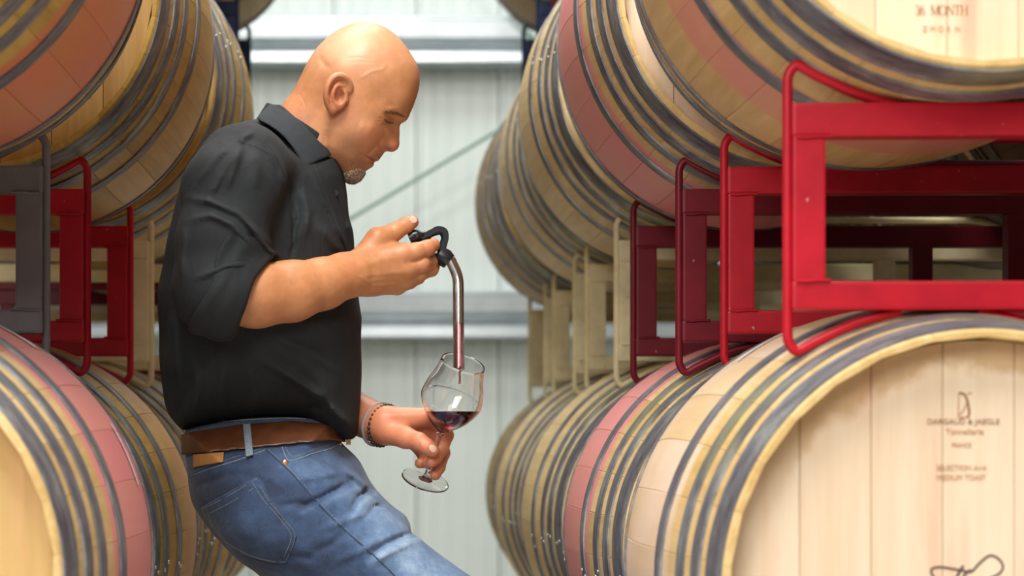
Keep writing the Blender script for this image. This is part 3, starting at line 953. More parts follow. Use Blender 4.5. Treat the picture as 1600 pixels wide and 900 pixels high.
# ------------------------------------------------------------------ head
HEADP = poly_smooth([(415, 230), (426, 190), (440, 165), (455.5, 146), (468, 123), (477, 104), (490, 82), (505, 65), (524, 49.5), (546, 38.7), (567.5, 35), (589, 38), (608, 47),
    (627, 63.5), (642, 84), (653, 104), (656, 126), (653, 144.4), (647, 163), (641, 177), (637.5, 185), (633, 189.5), (627, 193), (624.5, 198), (624.5, 207), (624, 217), (624, 227), (620, 234),
    (612.5, 237.5), (606.7, 236.5), (602, 237), (598, 242), (594, 247.5), (590.5, 251.5), (586.5, 252.2), (584.5, 255), (583.5, 259), (580, 262), (575, 265), (570, 269), (566.5, 275),
    (562, 281), (553, 285), (543, 283), (533, 274), (518, 268), (505, 272), (500, 290), (498, 330), (410, 330), (408, 270)], 3)
def head_fields(U, V):
    d2 = poly_sdf(U, V, HEADP)
    Hs, R = tps(U, V, [
        (567, 60, 66, 66), (510, 80, 68, 62), (600, 70, 64, 60), (485, 120, 66, 56), (560, 120, 78, 76), (530, 110, 78, 70), (600, 115, 72, 66), (640, 110, 60, 48), (645, 140, 56, 40),
        (620, 160, 58, 34), (634, 178, 46, 22), (600, 165, 66, 50), (575, 170, 72, 60), (612, 188, 44, 24), (597, 196, 55, 30), (575, 200, 64, 44),
        (626, 198, 13, 9), (616, 203, 18, 16), (608, 212, 30, 20), (621, 222, 14, 11), (614, 230, 17, 12), (604, 226, 19, 12), (596, 228, 33, 20), (583, 222, 54, 30), (565, 225, 60, 34),
        (598, 240, 20, 12), (591, 249, 17, 9), (583, 246, 27, 14), (572, 245, 38, 22), (581, 257, 18, 9), (573, 262, 22, 14), (560, 276, 22, 16), (545, 278, 30, 18), (555, 255, 42, 24), (548, 240, 54, 30),
        (525, 250, 58, 30), (510, 230, 64, 36), (530, 210, 68, 44), (535, 150, 74, 60), (500, 180, 60, 52), (470, 150, 56, 46), (460, 190, 56, 46), (480, 220, 58, 48), (450, 240, 60, 48), (470, 290, 62, 50), (450, 60, 62, 50), (650, 60, 50, 40), (680, 140, 45, 34), (660, 200, 12, 10), (640, 240, 12, 10), (600, 275, 18, 12), (560, 310, 28, 18), (520, 330, 50, 40)], 15.0)
    Hs = np.clip(Hs, 8, 80); R = np.clip(R, 7, 80)
    # relief details, given at their photo positions (the surface there is nearer than the figure plane)
    H = Hs.copy()
    dep = Hs*np.sqrt(np.clip(1-np.maximum(0, 1+d2/R)**2, 0, 1))
    kk = 3725.0/(3725.0-dep); U = 585+(U-585)*kk; V = 678+(V-678)*kk
    H += 3.5*taper(U, V, [(603, 172), (620, 172), (634, 181)], 5)                 # brow ridge
    H -= 7.5*np.exp(-(((U-611)/9.5)**2+((V-189)/8)**2))                              # socket
    H += 5.5*np.exp(-(((U-607.5)/7)**2+((V-187)/5)**2))                          # lid over the eyeball
    H -= 2.6*taper(U, V, [(599, 178), (607, 181), (616, 188)], 1.5)               # lid crease
    H -= 3.0*taper(U, V, [(600, 186), (606, 191), (614, 192)], 1.5)               # closed lash line
    H -= 1.6*taper(U, V, [(594, 192), (602, 199), (612, 200)], 2.2)               # lower lid
    H -= 1.2*taper(U, V, [(590, 184), (597, 186)], 1.5); H -= 1.0*taper(U, V, [(589, 190), (597, 189)], 1.5)
    H += 4.5*np.exp(-(((U-602)/6)**2+((V-226)/6)**2))                              # wing of the nose
    H -= 3.2*taper(U, V, [(596, 217), (593, 226), (597, 234), (601, 236)], 2.2)   # crease round the wing
    H -= 3.4*taper(U, V, [(595, 220), (583, 233), (569, 246)], 3.2)               # nasolabial fold
    H -= 5.5*np.exp(-(((U-607)/3.6)**2+((V-232.5)/2.0)**2))                        # nostril
    H -= 4.0*taper(U, V, [(567, 241), (576, 246), (588, 252.5)], 1.6)             # mouth line
    H += 2.4*taper(U, V, [(575, 243), (590, 249)], 3.0); H += 2.6*taper(U, V, [(574, 251), (584, 257)], 3.2)   # lips
    H -= 2.2*taper(U, V, [(566, 255), (574, 262)], 4.0)                            # under the lip
    H += 2.0*taper(U, V, [(560, 195), (585, 205)], 12)                             # cheekbone
    H -= 3.0*np.exp(-(((U-592)/16)**2+((V-150)/18)**2))                            # temple
    H -= 0.5*taper(U, V, [(535, 92), (560, 90), (585, 92)], 2.2); H -= 0.4*taper(U, V, [(540, 98), (565, 96), (583, 98)], 2.0)
    H -= 2.4*taper(U, V, [(497, 85), (505, 98), (514, 108)], 5)
    H -= 0.7*taper(U, V, [(463, 140), (475, 158), (478, 168)], 1.5)
    H -= 3.0*taper(U, V, [(512, 200), (508, 225), (512, 245)], 5)                 # behind the jaw
    H += 0.9*taper(U, V, [(560, 125), (580, 112), (598, 108), (606, 98)], 2.5)
    return d2, np.maximum(H, 3), R
HF = Field2((400, 25), (670, 340), 0.75, head_fields)
def ear_sdf(P):
    M = P.copy(); M[:, 2] = -np.abs(P[:, 2])
    E = lambda x, y, w: tuple(q(x, y, w))
    def rimchain(ctrl, k):
        c = poly_smooth([(*q(x, y, w), r) for x, y, w, r in ctrl], 3, closed=False)
        return chain(M, [(tuple(p[:3]), float(p[3])) for p in c], k)
    d = rimchain([(546, 143, -77, 3.6), (547, 133, -81, 4.2), (541, 122, -88, 4.4), (530, 118, -94, 4.5), (519, 123, -97, 4.5), (512, 136, -98, 4.3), (510, 150, -95, 4.1), (512, 162, -89, 4.2), (518, 171, -83, 5.0)], 3)
    d = smin(d, ellip(M, E(526, 147, -82), (17, 26, 8)), 5)
    d = smin(d, ellip(M, E(519, 171, -81), (6.5, 8, 5.5)), 4)
    d = smax(d, -ellip(M, E(531, 150, -92), (8.5, 12, 12)), 2.5)
    d = smax(d, -rimchain([(540, 128, -93, 2.6), (529, 125, -99, 3.2), (519, 136, -101, 3.0), (516, 150, -98, 2.6)], 2), 2)
    d = smin(d, rimchain([(537, 134, -86, 2.4), (526, 134, -93, 2.8), (520, 146, -93, 2.8), (521, 158, -88, 3), (527, 165, -84, 3.2)], 2), 2.5)
    d = smin(d, cone(M, E(541, 150, -78), E(541, 157, -80), 3.6, 3.6), 3)
    return d
def head_sdf(P):
    d2, H, R = HF(P)
    d = inflate(P, d2, H, R)
    near = (P[:, 0] > 490) & (P[:, 0] < 570) & (P[:, 1] > 105) & (P[:, 1] < 215)
    if near.any():
        e = ear_sdf(P[near]); d[near] = smin(d[near], e, 3.0)
    return d

# ------------------------------------------------------------------ right arm and hand (nearer arm, holds the wine thief)
def right_arm(P):
    d = chain(P, [(q(338, 455, -225), 46), (q(400, 461, -205), 47), (q(455, 455, -180), 44), (q(505, 443, -150), 37.5), (q(548, 429, -122), 31)], 12)
    # flatten the wrist a little by two parallel cones
    d = smin(d, chain(P, [(q(535, 424, -128), 28), (q(572, 420, -108), 27)], 8), 10)
    d = smin(d, chain(P, [(q(540, 437, -125), 27), (q(580, 436, -100), 25)], 8), 10)
    # metacarpals
    for a, b, ra, rb in (((565, 415, -108), (629, 398, -98), 24, 17.5), ((568, 425, -108), (636, 419, -96), 24, 17), ((572, 433, -104), (632, 436, -84), 23, 16.5), ((575, 440, -98), (620, 446, -70), 21, 15)):
        d = smin(d, cone(P, q(*a), q(*b), ra, rb), 9)
    # thumb: metacarpal, base, tip
    d = smin(d, chain(P, [(q(566, 408, -100), 21), (q(590, 374, -92), 18), (q(618, 361.5, -84), 13.2), (q(634, 352, -76), 12), (q(643.5, 347, -70), 10.6)], 5), 8)
    d = smin(d, chain(P, [(q(592, 388, -88), 15), (q(622, 396, -86), 14)], 5), 9)
    # index finger lies along the grip
    fi = chain(P, [(q(630, 398, -100), 16.5), (q(650, 394, -98), 14.2), (q(667, 388, -90), 12.4), (q(677, 383, -80), 10.6)], 4)
    mi = chain(P, [(q(637, 420, -94), 15.5), (q(658, 413, -92), 13.2), (q(672, 409, -70), 11.5), (q(676, 404, -48), 10), (q(668, 400, -34), 9.5)], 4)
    ri = chain(P, [(q(633, 436, -82), 15), (q(655, 427, -80), 12.6), (q(674, 421, -62), 10.8), (q(677, 417, -44), 9.2), (q(668, 414, -30), 9)], 4)
    pi = chain(P, [(q(620, 446, -68), 13.5), (q(640, 440, -62), 11.2), (q(654, 434, -44), 9.6), (q(650, 428, -28), 8.6)], 4)
    fing = smin(smin(fi, mi, 1.2), smin(ri, pi, 1.2), 1.2)
    d = smin(d, fing, 5)
    U, V = near_uv(P)
    near = P[:, 2] < -40
    # tendons, veins, knuckle creases
    dd = 0.9*taper(U, V, [(560, 415), (600, 405), (628, 402)], 5)+0.9*taper(U, V, [(560, 432), (600, 428), (634, 424)], 4)+0.8*taper(U, V, [(565, 445), (600, 447), (625, 442)], 3)
    dd = dd+0.9*taper(U, V, [(548, 425), (575, 440), (600, 436)], 2.5)
    dd = dd-1.0*taper(U, V, [(612, 352), (616, 364), (621, 372)], 1.6)-0.8*taper(U, V, [(661, 378), (664, 390), (668, 398)], 1.5)
    dd = dd+0.8*np.exp(-(((U-634)/9)**2+((V-401)/9)**2))
    dd = dd-1.0*taper(U, V, [(640, 411), (650, 409), (663, 402)], 2.5)
    dd = dd+1.2*taper(U, V, [(410, 500), (470, 487), (530, 455)], 10)
    return d-np.where(near, dd, 0)

# ------------------------------------------------------------------ left arm and hand (farther arm, holds the glass)
def left_arm(P):
    d = chain(P, [(q(400, 560, 190), 44), (q(470, 600, 120), 42), (q(535, 636, 50), 35), (q(588, 662, -2), 29)], 10)
    d = smin(d, chain(P, [(q(560, 647, 22), 29), (q(604, 664, -18), 27.5)], 8), 8)
    for a, b, ra, rb in (((600, 660, -20), (664, 652, -22), 25, 15), ((600, 664, -14), (664, 664, 0), 24, 15.5), ((600, 668, -8), (658, 678, 10), 24, 14), ((600, 672, -2), (648, 690, 14), 22, 12.5)):
        d = smin(d, cone(P, q(*a), q(*b), ra, rb), 9)
    # thumb in front of the stem
    d = smin(d, chain(P, [(q(606, 674, -28), 20), (q(634, 684, -50), 16.5), (q(655, 690, -66), 13.4), (q(668, 698, -72), 12), (q(676, 704, -72), 10.6)], 5), 8)
    fi = chain(P, [(q(666, 653, -20), 14), (q(688, 662, -6), 12.6), (q(697, 680, -16), 11.6), (q(690, 702, -32), 10.6), (q(680, 716, -50), 10.2), (q(674, 722, -58), 9.2)], 4)
    mi = chain(P, [(q(664, 668, 2), 13.5), (q(688, 684, 10), 12), (q(692, 708, -4), 11), (q(686, 730, -26), 9.6), (q(680, 742, -36), 8.6)], 4)
    ri = chain(P, [(q(656, 682, 10), 12.5), (q(676, 700, 14), 11), (q(678, 718, 0), 10), (q(668, 724, -14), 9)], 4)
    pi = chain(P, [(q(648, 692, 14), 11.5), (q(662, 710, 14), 10), (q(664, 722, 4), 8.8), (q(656, 724, -8), 8)], 4)
    fing = smin(smin(fi, mi, 1.2), smin(ri, pi, 1.2), 1.2)
    d = smin(d, fing, 5)
    U, V = near_uv(P)
    dd = 0.9*taper(U, V, [(652, 682), (657, 690), (660, 700)], 1.6)-0.9*taper(U, V, [(655, 687), (660, 683)], 1.5)+1.0*taper(U, V, [(600, 650), (630, 648), (662, 648)], 5)
    dd = dd-1.2*taper(U, V, [(668, 655), (672, 672), (680, 688)], 2.5)
    return d-np.where(P[:, 2] < 0, dd, 0)

# ------------------------------------------------------------------ shirt
SHIRTP = poly_smooth([(411, 188), (400, 189), (380, 193), (357, 202), (333, 217), (310, 240), (290, 267), (278, 307), (268, 350), (257, 400), (250, 443), (248, 467), (249, 533), (253, 600), (260, 637),
    (272, 658), (288, 673), (307, 667), (345, 660), (380, 656), (440, 652), (480, 656), (503, 673), (525, 683), (543, 688), (556, 682), (562, 660), (563.5, 600), (565, 550), (565, 500), (562, 480), (559, 440), (554, 400),
    (553, 363), (545, 337), (540, 293), (537, 255), (531, 242), (515, 236), (480, 225), (440, 205)], 3)
def shirt_fields(U, V):
    d2 = poly_sdf(U, V, SHIRTP)
    Hs, R = shepard(U, V, [(420, 200, 90, 50), (470, 225, 80, 45), (520, 250, 60, 40), (380, 215, 150, 60), (330, 250, 170, 100), (450, 260, 130, 70), (400, 260, 178, 100), (520, 300, 120, 80), (540, 350, 120, 90),
        (290, 320, 170, 110), (400, 350, 190, 150), (500, 380, 160, 110), (280, 450, 165, 120), (400, 480, 185, 150), (520, 500, 160, 120), (270, 600, 160, 110), (400, 600, 182, 150), (530, 620, 158, 110),
        (300, 660, 165, 100), (400, 650, 178, 140), (500, 665, 165, 110), (550, 675, 150, 90)], 3.0, 20)
    return d2, Hs, R
SF = Field2((230, 150), (590, 710), 2.0, shirt_fields)
CUFF_A, CUFF_B = (415.0, 411.0), (367.0, 513.0)
def cuff_plane(U, V):         # > 0 beyond the cuff opening (towards the hand)
    nx, ny = (CUFF_B[1]-CUFF_A[1]), -(CUFF_B[0]-CUFF_A[0]); L = math.hypot(nx, ny)
    # account for the arm being nearer than the figure plane
    k = (Y0*1000-215)/(Y0*1000)
    px = 585+(U-585)/k; py = 678+(V-678)/k
    return ((px-CUFF_A[0])*nx+(py-CUFF_A[1])*ny)/L + 6*np.exp(-(((px-402)/30)**2+((py-440)/30)**2))-3
def sleeve_core(P):
    return chain(P, [(q(382, 268, -128), 74), (q(362, 300, -165), 72), (q(346, 380, -205), 64), (q(335, 452, -225), 60), (q(352, 463, -222), 57), (q(420, 462, -200), 54)], 18)
FOLDS = [  # (points, width, height) in photo units on the near side
    ([(376, 223), (350, 268), (318, 320)], 8, 5.0), ([(398, 206), (380, 214), (374, 224)], 6, 4.0), ([(378, 226), (366, 262), (352, 300)], 7, 4.5),
    ([(362, 226), (338, 246), (308, 290)], 7, 3.5), ([(395, 232), (402, 262), (396, 300)], 12, 3), ([(418, 222), (440, 262), (446, 300)], 7, 3.0),
    ([(292, 309), (330, 315), (372, 333), (402, 362), (438, 404)], 7, 5.5), ([(293, 345), (330, 336), (365, 352), (392, 384), (404, 408)], 7, 5.0), ([(386, 346), (402, 372), (420, 392), (441, 402)], 5, 5.0),
    ([(290, 350), (282, 400), (286, 440)], 8, 3.0), ([(300, 438), (330, 425), (362, 412), (400, 408)], 6, 4.5), ([(348, 418), (380, 416), (410, 420)], 5, 3.0),
    ([(460, 300), (466, 340), (458, 372)], 6, -4.0), ([(447, 262), (456, 310), (460, 380), (452, 410)], 4, -3.5), ([(470, 290), (482, 330), (478, 370)], 7, 3.5),
    ([(484, 262), (512, 325), (535, 372), (546, 396)], 4, 3.0), ([(500, 350), (520, 380), (540, 398)], 8, 3.0),
    ([(405, 560), (455, 590), (500, 620), (535, 655), (548, 668)], 9, 6.0), ([(480, 640), (505, 628), (520, 640)], 9, -4), ([(350, 560), (346, 610), (352, 655)], 10, 3),
    ([(385, 570), (400, 620), (392, 655)], 10, 2.5), ([(300, 560), (310, 610), (300, 655)], 10, 3), ([(470, 500), (510, 510), (550, 500)], 9, 3), ([(430, 530), (480, 545), (540, 590)], 10, 3),
    ([(270, 480), (272, 540), (276, 600)], 9, 3.5)]
def near_uv(P):      # photo position of each point
    k = (Y0*1000)/(Y0*1000+P[:, 2]); return 585+(P[:, 0]-585)*k, 678+(P[:, 1]-678)*k
def mk_fold_field(folds, lo, hi):
    def fn(U, V):
        s = np.zeros(U.shape)
        for pts, wd, h in folds: s = s+1.55*h*taper(U, V, pts, wd*0.75)
        return [s]
    return Field2(lo, hi, 2.0, fn)
FF = mk_fold_field(FOLDS, (230, 180), (590, 700))
def fold_at(P, FFx):
    U, V = near_uv(P); s = FFx(np.stack([U, V], 1))[0]
    return s*np.clip((-P[:, 2]-20)/60, 0, 1)
def wavy(P, k=0.03, a=1.0):
    return a*(np.sin(P[:, 0]*k+1.3*np.sin(P[:, 1]*k*0.7+P[:, 2]*k*0.4))*np.sin(P[:, 1]*k*1.3+1.1*np.sin(P[:, 2]*k*0.9))+0.5*np.sin(P[:, 0]*k*2.1+P[:, 1]*k*1.7+P[:, 2]*k*0.8))
def shirt_sdf(P):
    d2, H, R = SF(P)
    d = inflate(P, d2, H, R, 0)
    sl = sleeve_core(P)
    sl = smax(sl, cuff_plane(P[:, 0], P[:, 1]), 3)
    far = chain(P, [(q(385, 268, 128), 72), (q(390, 320, 170), 68), (q(398, 470, 200), 60), (q(400, 550, 192), 56), (q(455, 590, 135), 52)], 16)
    d = smin(d, sl, 14)
    d = smin(d, far, 14)
    return d - fold_at(P, FF) - wavy(P, 0.035, 0.9)
def cuff_sdf(P):
    d = sleeve_core(P)-5.0
    U, V = P[:, 0], P[:, 1]
    cp = cuff_plane(U, V)
    d = smax(smax(d, cp-2.5, 2.5), -(cp+66+4*np.sin(V*0.05)), 2.5)
    f = 2.2*np.sin((cp+0.2*V)*0.16)*np.exp(-((cp+58)/22)**2)
    return d-f-wavy(P, 0.06, 0.6)

# ------------------------------------------------------------------ jeans
JEANP = poly_smooth([(291, 672), (290, 700), (294, 744), (302, 788), (318, 813), (340, 841), (358, 861), (386, 882), (430, 915), (500, 930), (600, 930), (640, 880), (640, 818), (615, 792), (588, 765), (563, 723), (541, 699), (531, 686), (520, 655), (480, 650), (440, 649), (380, 653), (310, 664)], 3)
def jean_fields(U, V):
    d2 = poly_sdf(U, V, JEANP)
    Hs, R = shepard(U, V, [(300, 690, 160, 110), (400, 680, 176, 140), (510, 680, 160, 110), (320, 780, 172, 110), (420, 770, 186, 150), (540, 760, 170, 100), (400, 860, 180, 90), (560, 860, 178, 110)], 3.0, 20)
    return d2, Hs, R
JF = Field2((270, 630), (670, 960), 2.0, jean_fields)
JFOLDS = [([(470, 792), (500, 778), (552, 750)], 5, -4.5), ([(545, 802), (560, 776), (587, 757)], 4.5, -5), ([(568, 812), (585, 792), (610, 784)], 5, -4.5), ([(572, 868), (605, 848), (648, 830)], 5, -6.0),
    ([(580, 880), (612, 862), (660, 842)], 6, 3.5), ([(535, 735), (555, 745), (575, 762)], 6, 3), ([(430, 790), (470, 788), (510, 800)], 7, -3), ([(460, 750), (500, 745), (535, 738)], 6, 3), ([(500, 830), (540, 812), (580, 800)], 7, 3.5),
    ([(520, 880), (560, 862), (600, 838)], 8, 3), ([(480, 870), (520, 850), (550, 822)], 8, -3), ([(310, 800), (330, 830), (372, 868)], 6, -3), ([(300, 760), (330, 752), (380, 735)], 6, -2),
    ([(420, 880), (460, 868), (500, 875)], 7, -3), ([(350, 730), (400, 735), (440, 760)], 8, 2.5)]
JFF = mk_fold_field(JFOLDS, (270, 630), (760, 960))
def hip_sdf(P):
    d2, H, R = JF(P); return inflate(P, d2, H, R)
def jeans_sdf(P):
    d = hip_sdf(P)
    nl = chain(P, [(q(430, 795, -95), 92), (q(560, 880, -105), 86), (q(690, 968, -110), 76), (q(785, 1040, -112), 66)], 14)
    nl = smin(nl, chain(P, [(q(785, 1040, -112), 64), (q(800, 1200, -112), 62), (q(815, 1392, -112), 50)], 14), 14)
    fl = chain(P, [(q(430, 790, 95), 90), (q(575, 880, 105), 82), (q(700, 985, 110), 72), (q(770, 1060, 112), 64)], 14)
    fl = smin(fl, chain(P, [(q(770, 1060, 112), 62), (q(770, 1210, 112), 60), (q(770, 1392, 112), 50)], 14), 14)
    d = smin(d, nl, 22); d = smin(d, fl, 18)
    d = smax(d, P[:, 1]-1400, 3)
    return d - fold_at(P, JFF) - wavy(P, 0.04, 0.9)
def belt_top(U): return np.interp(U, [285, 300, 380, 458, 505, 545], [679, 676, 663.5, 658, 662, 672])
def belt_bot(U): return np.interp(U, [285, 300, 380, 458, 517, 545], [711, 709, 701.5, 693.5, 688, 692])
def px_of(P): return near_uv(P)
def belt_sdf(P):
    U, V = P[:, 0], P[:, 1]
    return smax(smax(hip_sdf(P)-6.5, belt_top(U)-V, 2.0), V-belt_bot(U), 2.0)
def shell_patch(P, poly, base, off, thick=2.0):
    U, V = px_of(P); return smax(smax(base(P)-off, poly_sdf(U, V, poly), 1.0), -(base(P)-off+thick+3), 1.0)

def skin_core(P):
    d2, H, R = SF(P); d = inflate(P, d2, H, R)+16
    d2, H, R = JF(P); d = smin(d, inflate(P, d2, H, R)+16, 20)
    for s, a, k in ((-1, (430, 795), 0), (1, (430, 790), 1)):
        kn = (785, 1040) if k == 0 else (770, 1060); an = (812, 1420) if k == 0 else (768, 1420)
        d = smin(d, chain(P, [(q(*a, 95*s), 72), (q(*kn, 112*s), 48), (q(*an, 112*s), 34)], 14), 14)
    d = smin(d, chain(P, [(q(382, 268, -128), 52), (q(338, 455, -225), 42)], 8), 20)
    d = smin(d, chain(P, [(q(385, 268, 128), 52), (q(400, 560, 190), 40)], 8), 20)
    d = smin(d, chain(P, [(q(470, 230, 0), 50), (q(445, 300, 0), 58)], 8), 20)
    return d
def skin_all(P):
    d = skin_core(P)
    d = np.minimum(d, right_arm(P)); d = np.minimum(d, left_arm(P))
    return d

# ------------------------------------------------------------------ materials for the man
def attr_node(n, name):
    a = n.new('ShaderNodeAttribute'); a.attribute_name = name; return a.outputs['Fac']
def skin_mat():
    m, nt, b = new_mat('tanned_skin'); n = N(nt); co = n.coord()
    f = n.noise(co, 60, 5, 0.65); g = n.noise(co, 14, 3)
    col = n.ramp(n.math('ADD', n.math('MULTIPLY', f, 0.5), n.math('MULTIPLY', g, 0.5)), [(0.35, (0.47, 0.195, 0.082)), (0.65, (0.63, 0.285, 0.128))])
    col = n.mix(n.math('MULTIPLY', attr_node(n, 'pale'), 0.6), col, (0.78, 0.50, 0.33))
    col = n.mix(n.math('MULTIPLY', attr_node(n, 'red'), 0.55), col, (0.66, 0.20, 0.12))
    col = n.mix(n.math('MULTIPLY', attr_node(n, 'lip'), 0.75), col, (0.52, 0.13, 0.10))
    sp = n.ramp(n.noise(co, 900, 2, 0.5), [(0.42, 0.25), (0.6, 1.0)])
    col = n.mix(n.math('MULTIPLY', n.math('MULTIPLY', attr_node(n, 'stubble'), sp), 0.8), col, (0.17, 0.11, 0.08))
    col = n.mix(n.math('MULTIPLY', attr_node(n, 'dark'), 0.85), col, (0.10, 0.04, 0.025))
    nt.links.new(col, b.inputs['Base Color'])
    b.inputs['Roughness'].default_value = 0.46
    b.inputs['Subsurface Weight'].default_value = 0.12
    b.inputs['Subsurface Radius'].default_value = (1.0, 0.35, 0.2); b.inputs['Subsurface Scale'].default_value = 0.006
    nt.links.new(n.bump(n.noise(co, 420, 4, 0.6), 0.22, 0.0012), b.inputs['Normal'])
    return m
def cloth_mat(name, a, c, scale=1500, rough=0.85, sheen=0.0):
    m, nt, b = new_mat(name); n = N(nt); co = n.coord()
    nt.links.new(n.ramp(n.noise(co, 12, 5, 0.6), [(0.3, a), (0.7, c)]), b.inputs['Base Color'])
    b.inputs['Roughness'].default_value = rough
    b.inputs['Sheen Weight'].default_value = sheen
    fine = n.noise(co, scale, 2); w1 = n.noise(n.scale(co, (1, 1, 0.45)), 22, 4, 0.55, 0.8)
    h = n.math('ADD', n.math('MULTIPLY', fine, 0.06), w1)
    nt.links.new(n.bump(h, 0.35, 0.012), b.inputs['Normal'])
    return m
def denim_mat():
    m, nt, b = new_mat('blue_denim'); n = N(nt); co = n.coord()
    tw = n.noise(n.scale(co, (1, 1, 1)), 1100, 2, 0.5)
    mot = n.noise(co, 34, 5, 0.7); br = n.noise(co, 8, 3)
    f = n.math('ADD', n.math('MULTIPLY', mot, 0.42), n.math('MULTIPLY', br, 0.24))
    f = n.math('ADD', f, n.math('MULTIPLY', tw, 0.22))
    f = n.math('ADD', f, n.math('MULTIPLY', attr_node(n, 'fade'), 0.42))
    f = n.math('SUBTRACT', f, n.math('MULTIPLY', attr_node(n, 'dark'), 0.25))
    f = n.math('SUBTRACT', f, 0.03)
    col = n.ramp(f, [(0.30, (0.014, 0.026, 0.060)), (0.50, (0.040, 0.078, 0.165)), (0.72, (0.11, 0.19, 0.33)), (1.0, (0.42, 0.54, 0.68))])
    nt.links.new(col, b.inputs['Base Color'])
    b.inputs['Roughness'].default_value = 0.9; b.inputs['Sheen Weight'].default_value = 0.15
    nt.links.new(n.bump(n.math('ADD', n.math('MULTIPLY', tw, 0.1), n.noise(co, 30, 4, 0.6, 0.6)), 0.4, 0.008), b.inputs['Normal'])
    return m
SKIN = skin_mat()
SHIRT = cloth_mat('black_shirt_cotton', (0.0060, 0.0078, 0.0098), (0.0110, 0.0155, 0.0190))
COLLAR = cloth_mat('charcoal_collar_cotton', (0.016, 0.021, 0.027), (0.024, 0.031, 0.038))
DENIM = denim_mat()
THREAD = simple('pale_denim_thread', (0.24, 0.27, 0.27), 0.9)
DARKSEAM = simple('dark_shirt_thread', (0.012, 0.014, 0.018), 0.9)
LEATHER = simple('brown_belt_leather', (0.105, 0.036, 0.014), 0.38, var=0.3, nscale=40, bump=0.2, bscale=300)
PATCH = simple('tan_leather_patch', (0.42, 0.20, 0.055), 0.7, var=0.15)
COPPER = simple('copper_rivet', (0.72, 0.32, 0.18), 0.35, 0.9)
LOOP = simple('faded_denim_loop', (0.20, 0.27, 0.34), 0.9, var=0.3, nscale=300)
GOATEE = None
def goatee_mat():
    m, nt, b = new_mat('grey_goatee_hair'); n = N(nt); co = n.coord()
    f = n.noise(n.scale(co, (1, 1, 0.35)), 500, 4, 0.7)
    nt.links.new(n.ramp(f, [(0.38, (0.16, 0.09, 0.055)), (0.52, (0.42, 0.30, 0.22)), (0.64, (0.72, 0.64, 0.58))]), b.inputs['Base Color'])
    b.inputs['Roughness'].default_value = 0.8
    nt.links.new(n.bump(f, 0.7, 0.002), b.inputs['Normal'])
    return m
GOATEE = goatee_mat()
HAIRM = simple('brown_eyebrow_hair', (0.30, 0.15, 0.07), 0.8)
NAIL = simple('pale_fingernail', (0.80, 0.50, 0.38), 0.25, var=0.04)
BLACKRUB = simple('black_rubber_grip', (0.012, 0.012, 0.016), 0.28, var=0.2)
BOOT = simple('brown_leather_boot', (0.10, 0.05, 0.03), 0.5)

# ------------------------------------------------------------------ build the man
man = empty('person', (ROOTX, ROOTY, 0.0), 'bald man in black shirt and blue jeans leaning on a barrel, filling a wine glass', 'person')
G = lambda U, V, c, s: np.exp(-(((U-c[0])/s[0])**2+((V-c[1])/s[1])**2))
sk_attr = {
 'stubble': lambda U, V, W: (0.9*G(U, V, (560, 260), (22, 18))+0.75*G(U, V, (590, 243), (9, 7))+0.5*G(U, V, (530, 245), (28, 24))+0.4*G(U, V, (548, 222), (34, 26)))*(V < 320),
 'red': lambda U, V, W: 0.85*G(U, V, (618, 226), (11, 12))+0.7*G(U, V, (603, 227), (8, 8))+0.55*G(U, V, (580, 210), (20, 18))+0.8*G(U, V, (525, 145), (14, 26))+0.4*G(U, V, (460, 170), (22, 30))+0.5*G(U, V, (545, 178), (14, 14))
      +0.7*G(U, V, (672, 385), (13, 9))+0.5*G(U, V, (640, 402), (12, 10))+0.5*G(U, V, (672, 418), (16, 9))+0.45*G(U, V, (640, 350), (14, 12))+0.9*(U > 555)*(V > 600)*(V < 760)*(U < 720)+0.35*G(U, V, (548, 420), (16, 20)),
 'lip': lambda U, V, W: np.maximum(taper(U, V, [(572, 244), (590, 250.5)], 2.2), 0.9*taper(U, V, [(573, 250), (584, 257)], 2.8))*(V < 265)*(V > 238),
 'dark': lambda U, V, W: np.maximum(np.maximum(np.maximum(0.95*taper(U, V, [(600, 186), (606, 191), (614, 192)], 1.7), np.maximum(0.35*G(U, V, (609, 189), (8, 6)), 0.5*taper(U, V, [(599, 178), (607, 181.5), (616, 188)], 1.2))), 0.8*taper(U, V, [(570, 243), (588, 252.3)], 0.9)), np.maximum(0.8*G(U, V, (607, 232.5), (3.0, 1.7)), 0.55*G(U, V, (533, 148), (4, 7))*(np.abs(W) < 92)))*(V < 260),  # lash colour, plus shade painted into lid crease and facial recesses
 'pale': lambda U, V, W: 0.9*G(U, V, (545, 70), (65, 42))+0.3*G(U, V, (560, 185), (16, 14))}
LO = (400, 28, -108)
head_m = polygonize(head_sdf, (402, 28, -106), (668, 300, 106), 1.5)
ra_m = polygonize(right_arm, (330, 325, -280), (700, 520, -10), 2.0)
la_m = polygonize(left_arm, (480, 600, -100), (725, 765, 130), 1.8)
core_m = polygonize(skin_all, (210, 190, -290), (900, 1440, 290), 8.0, B=4)
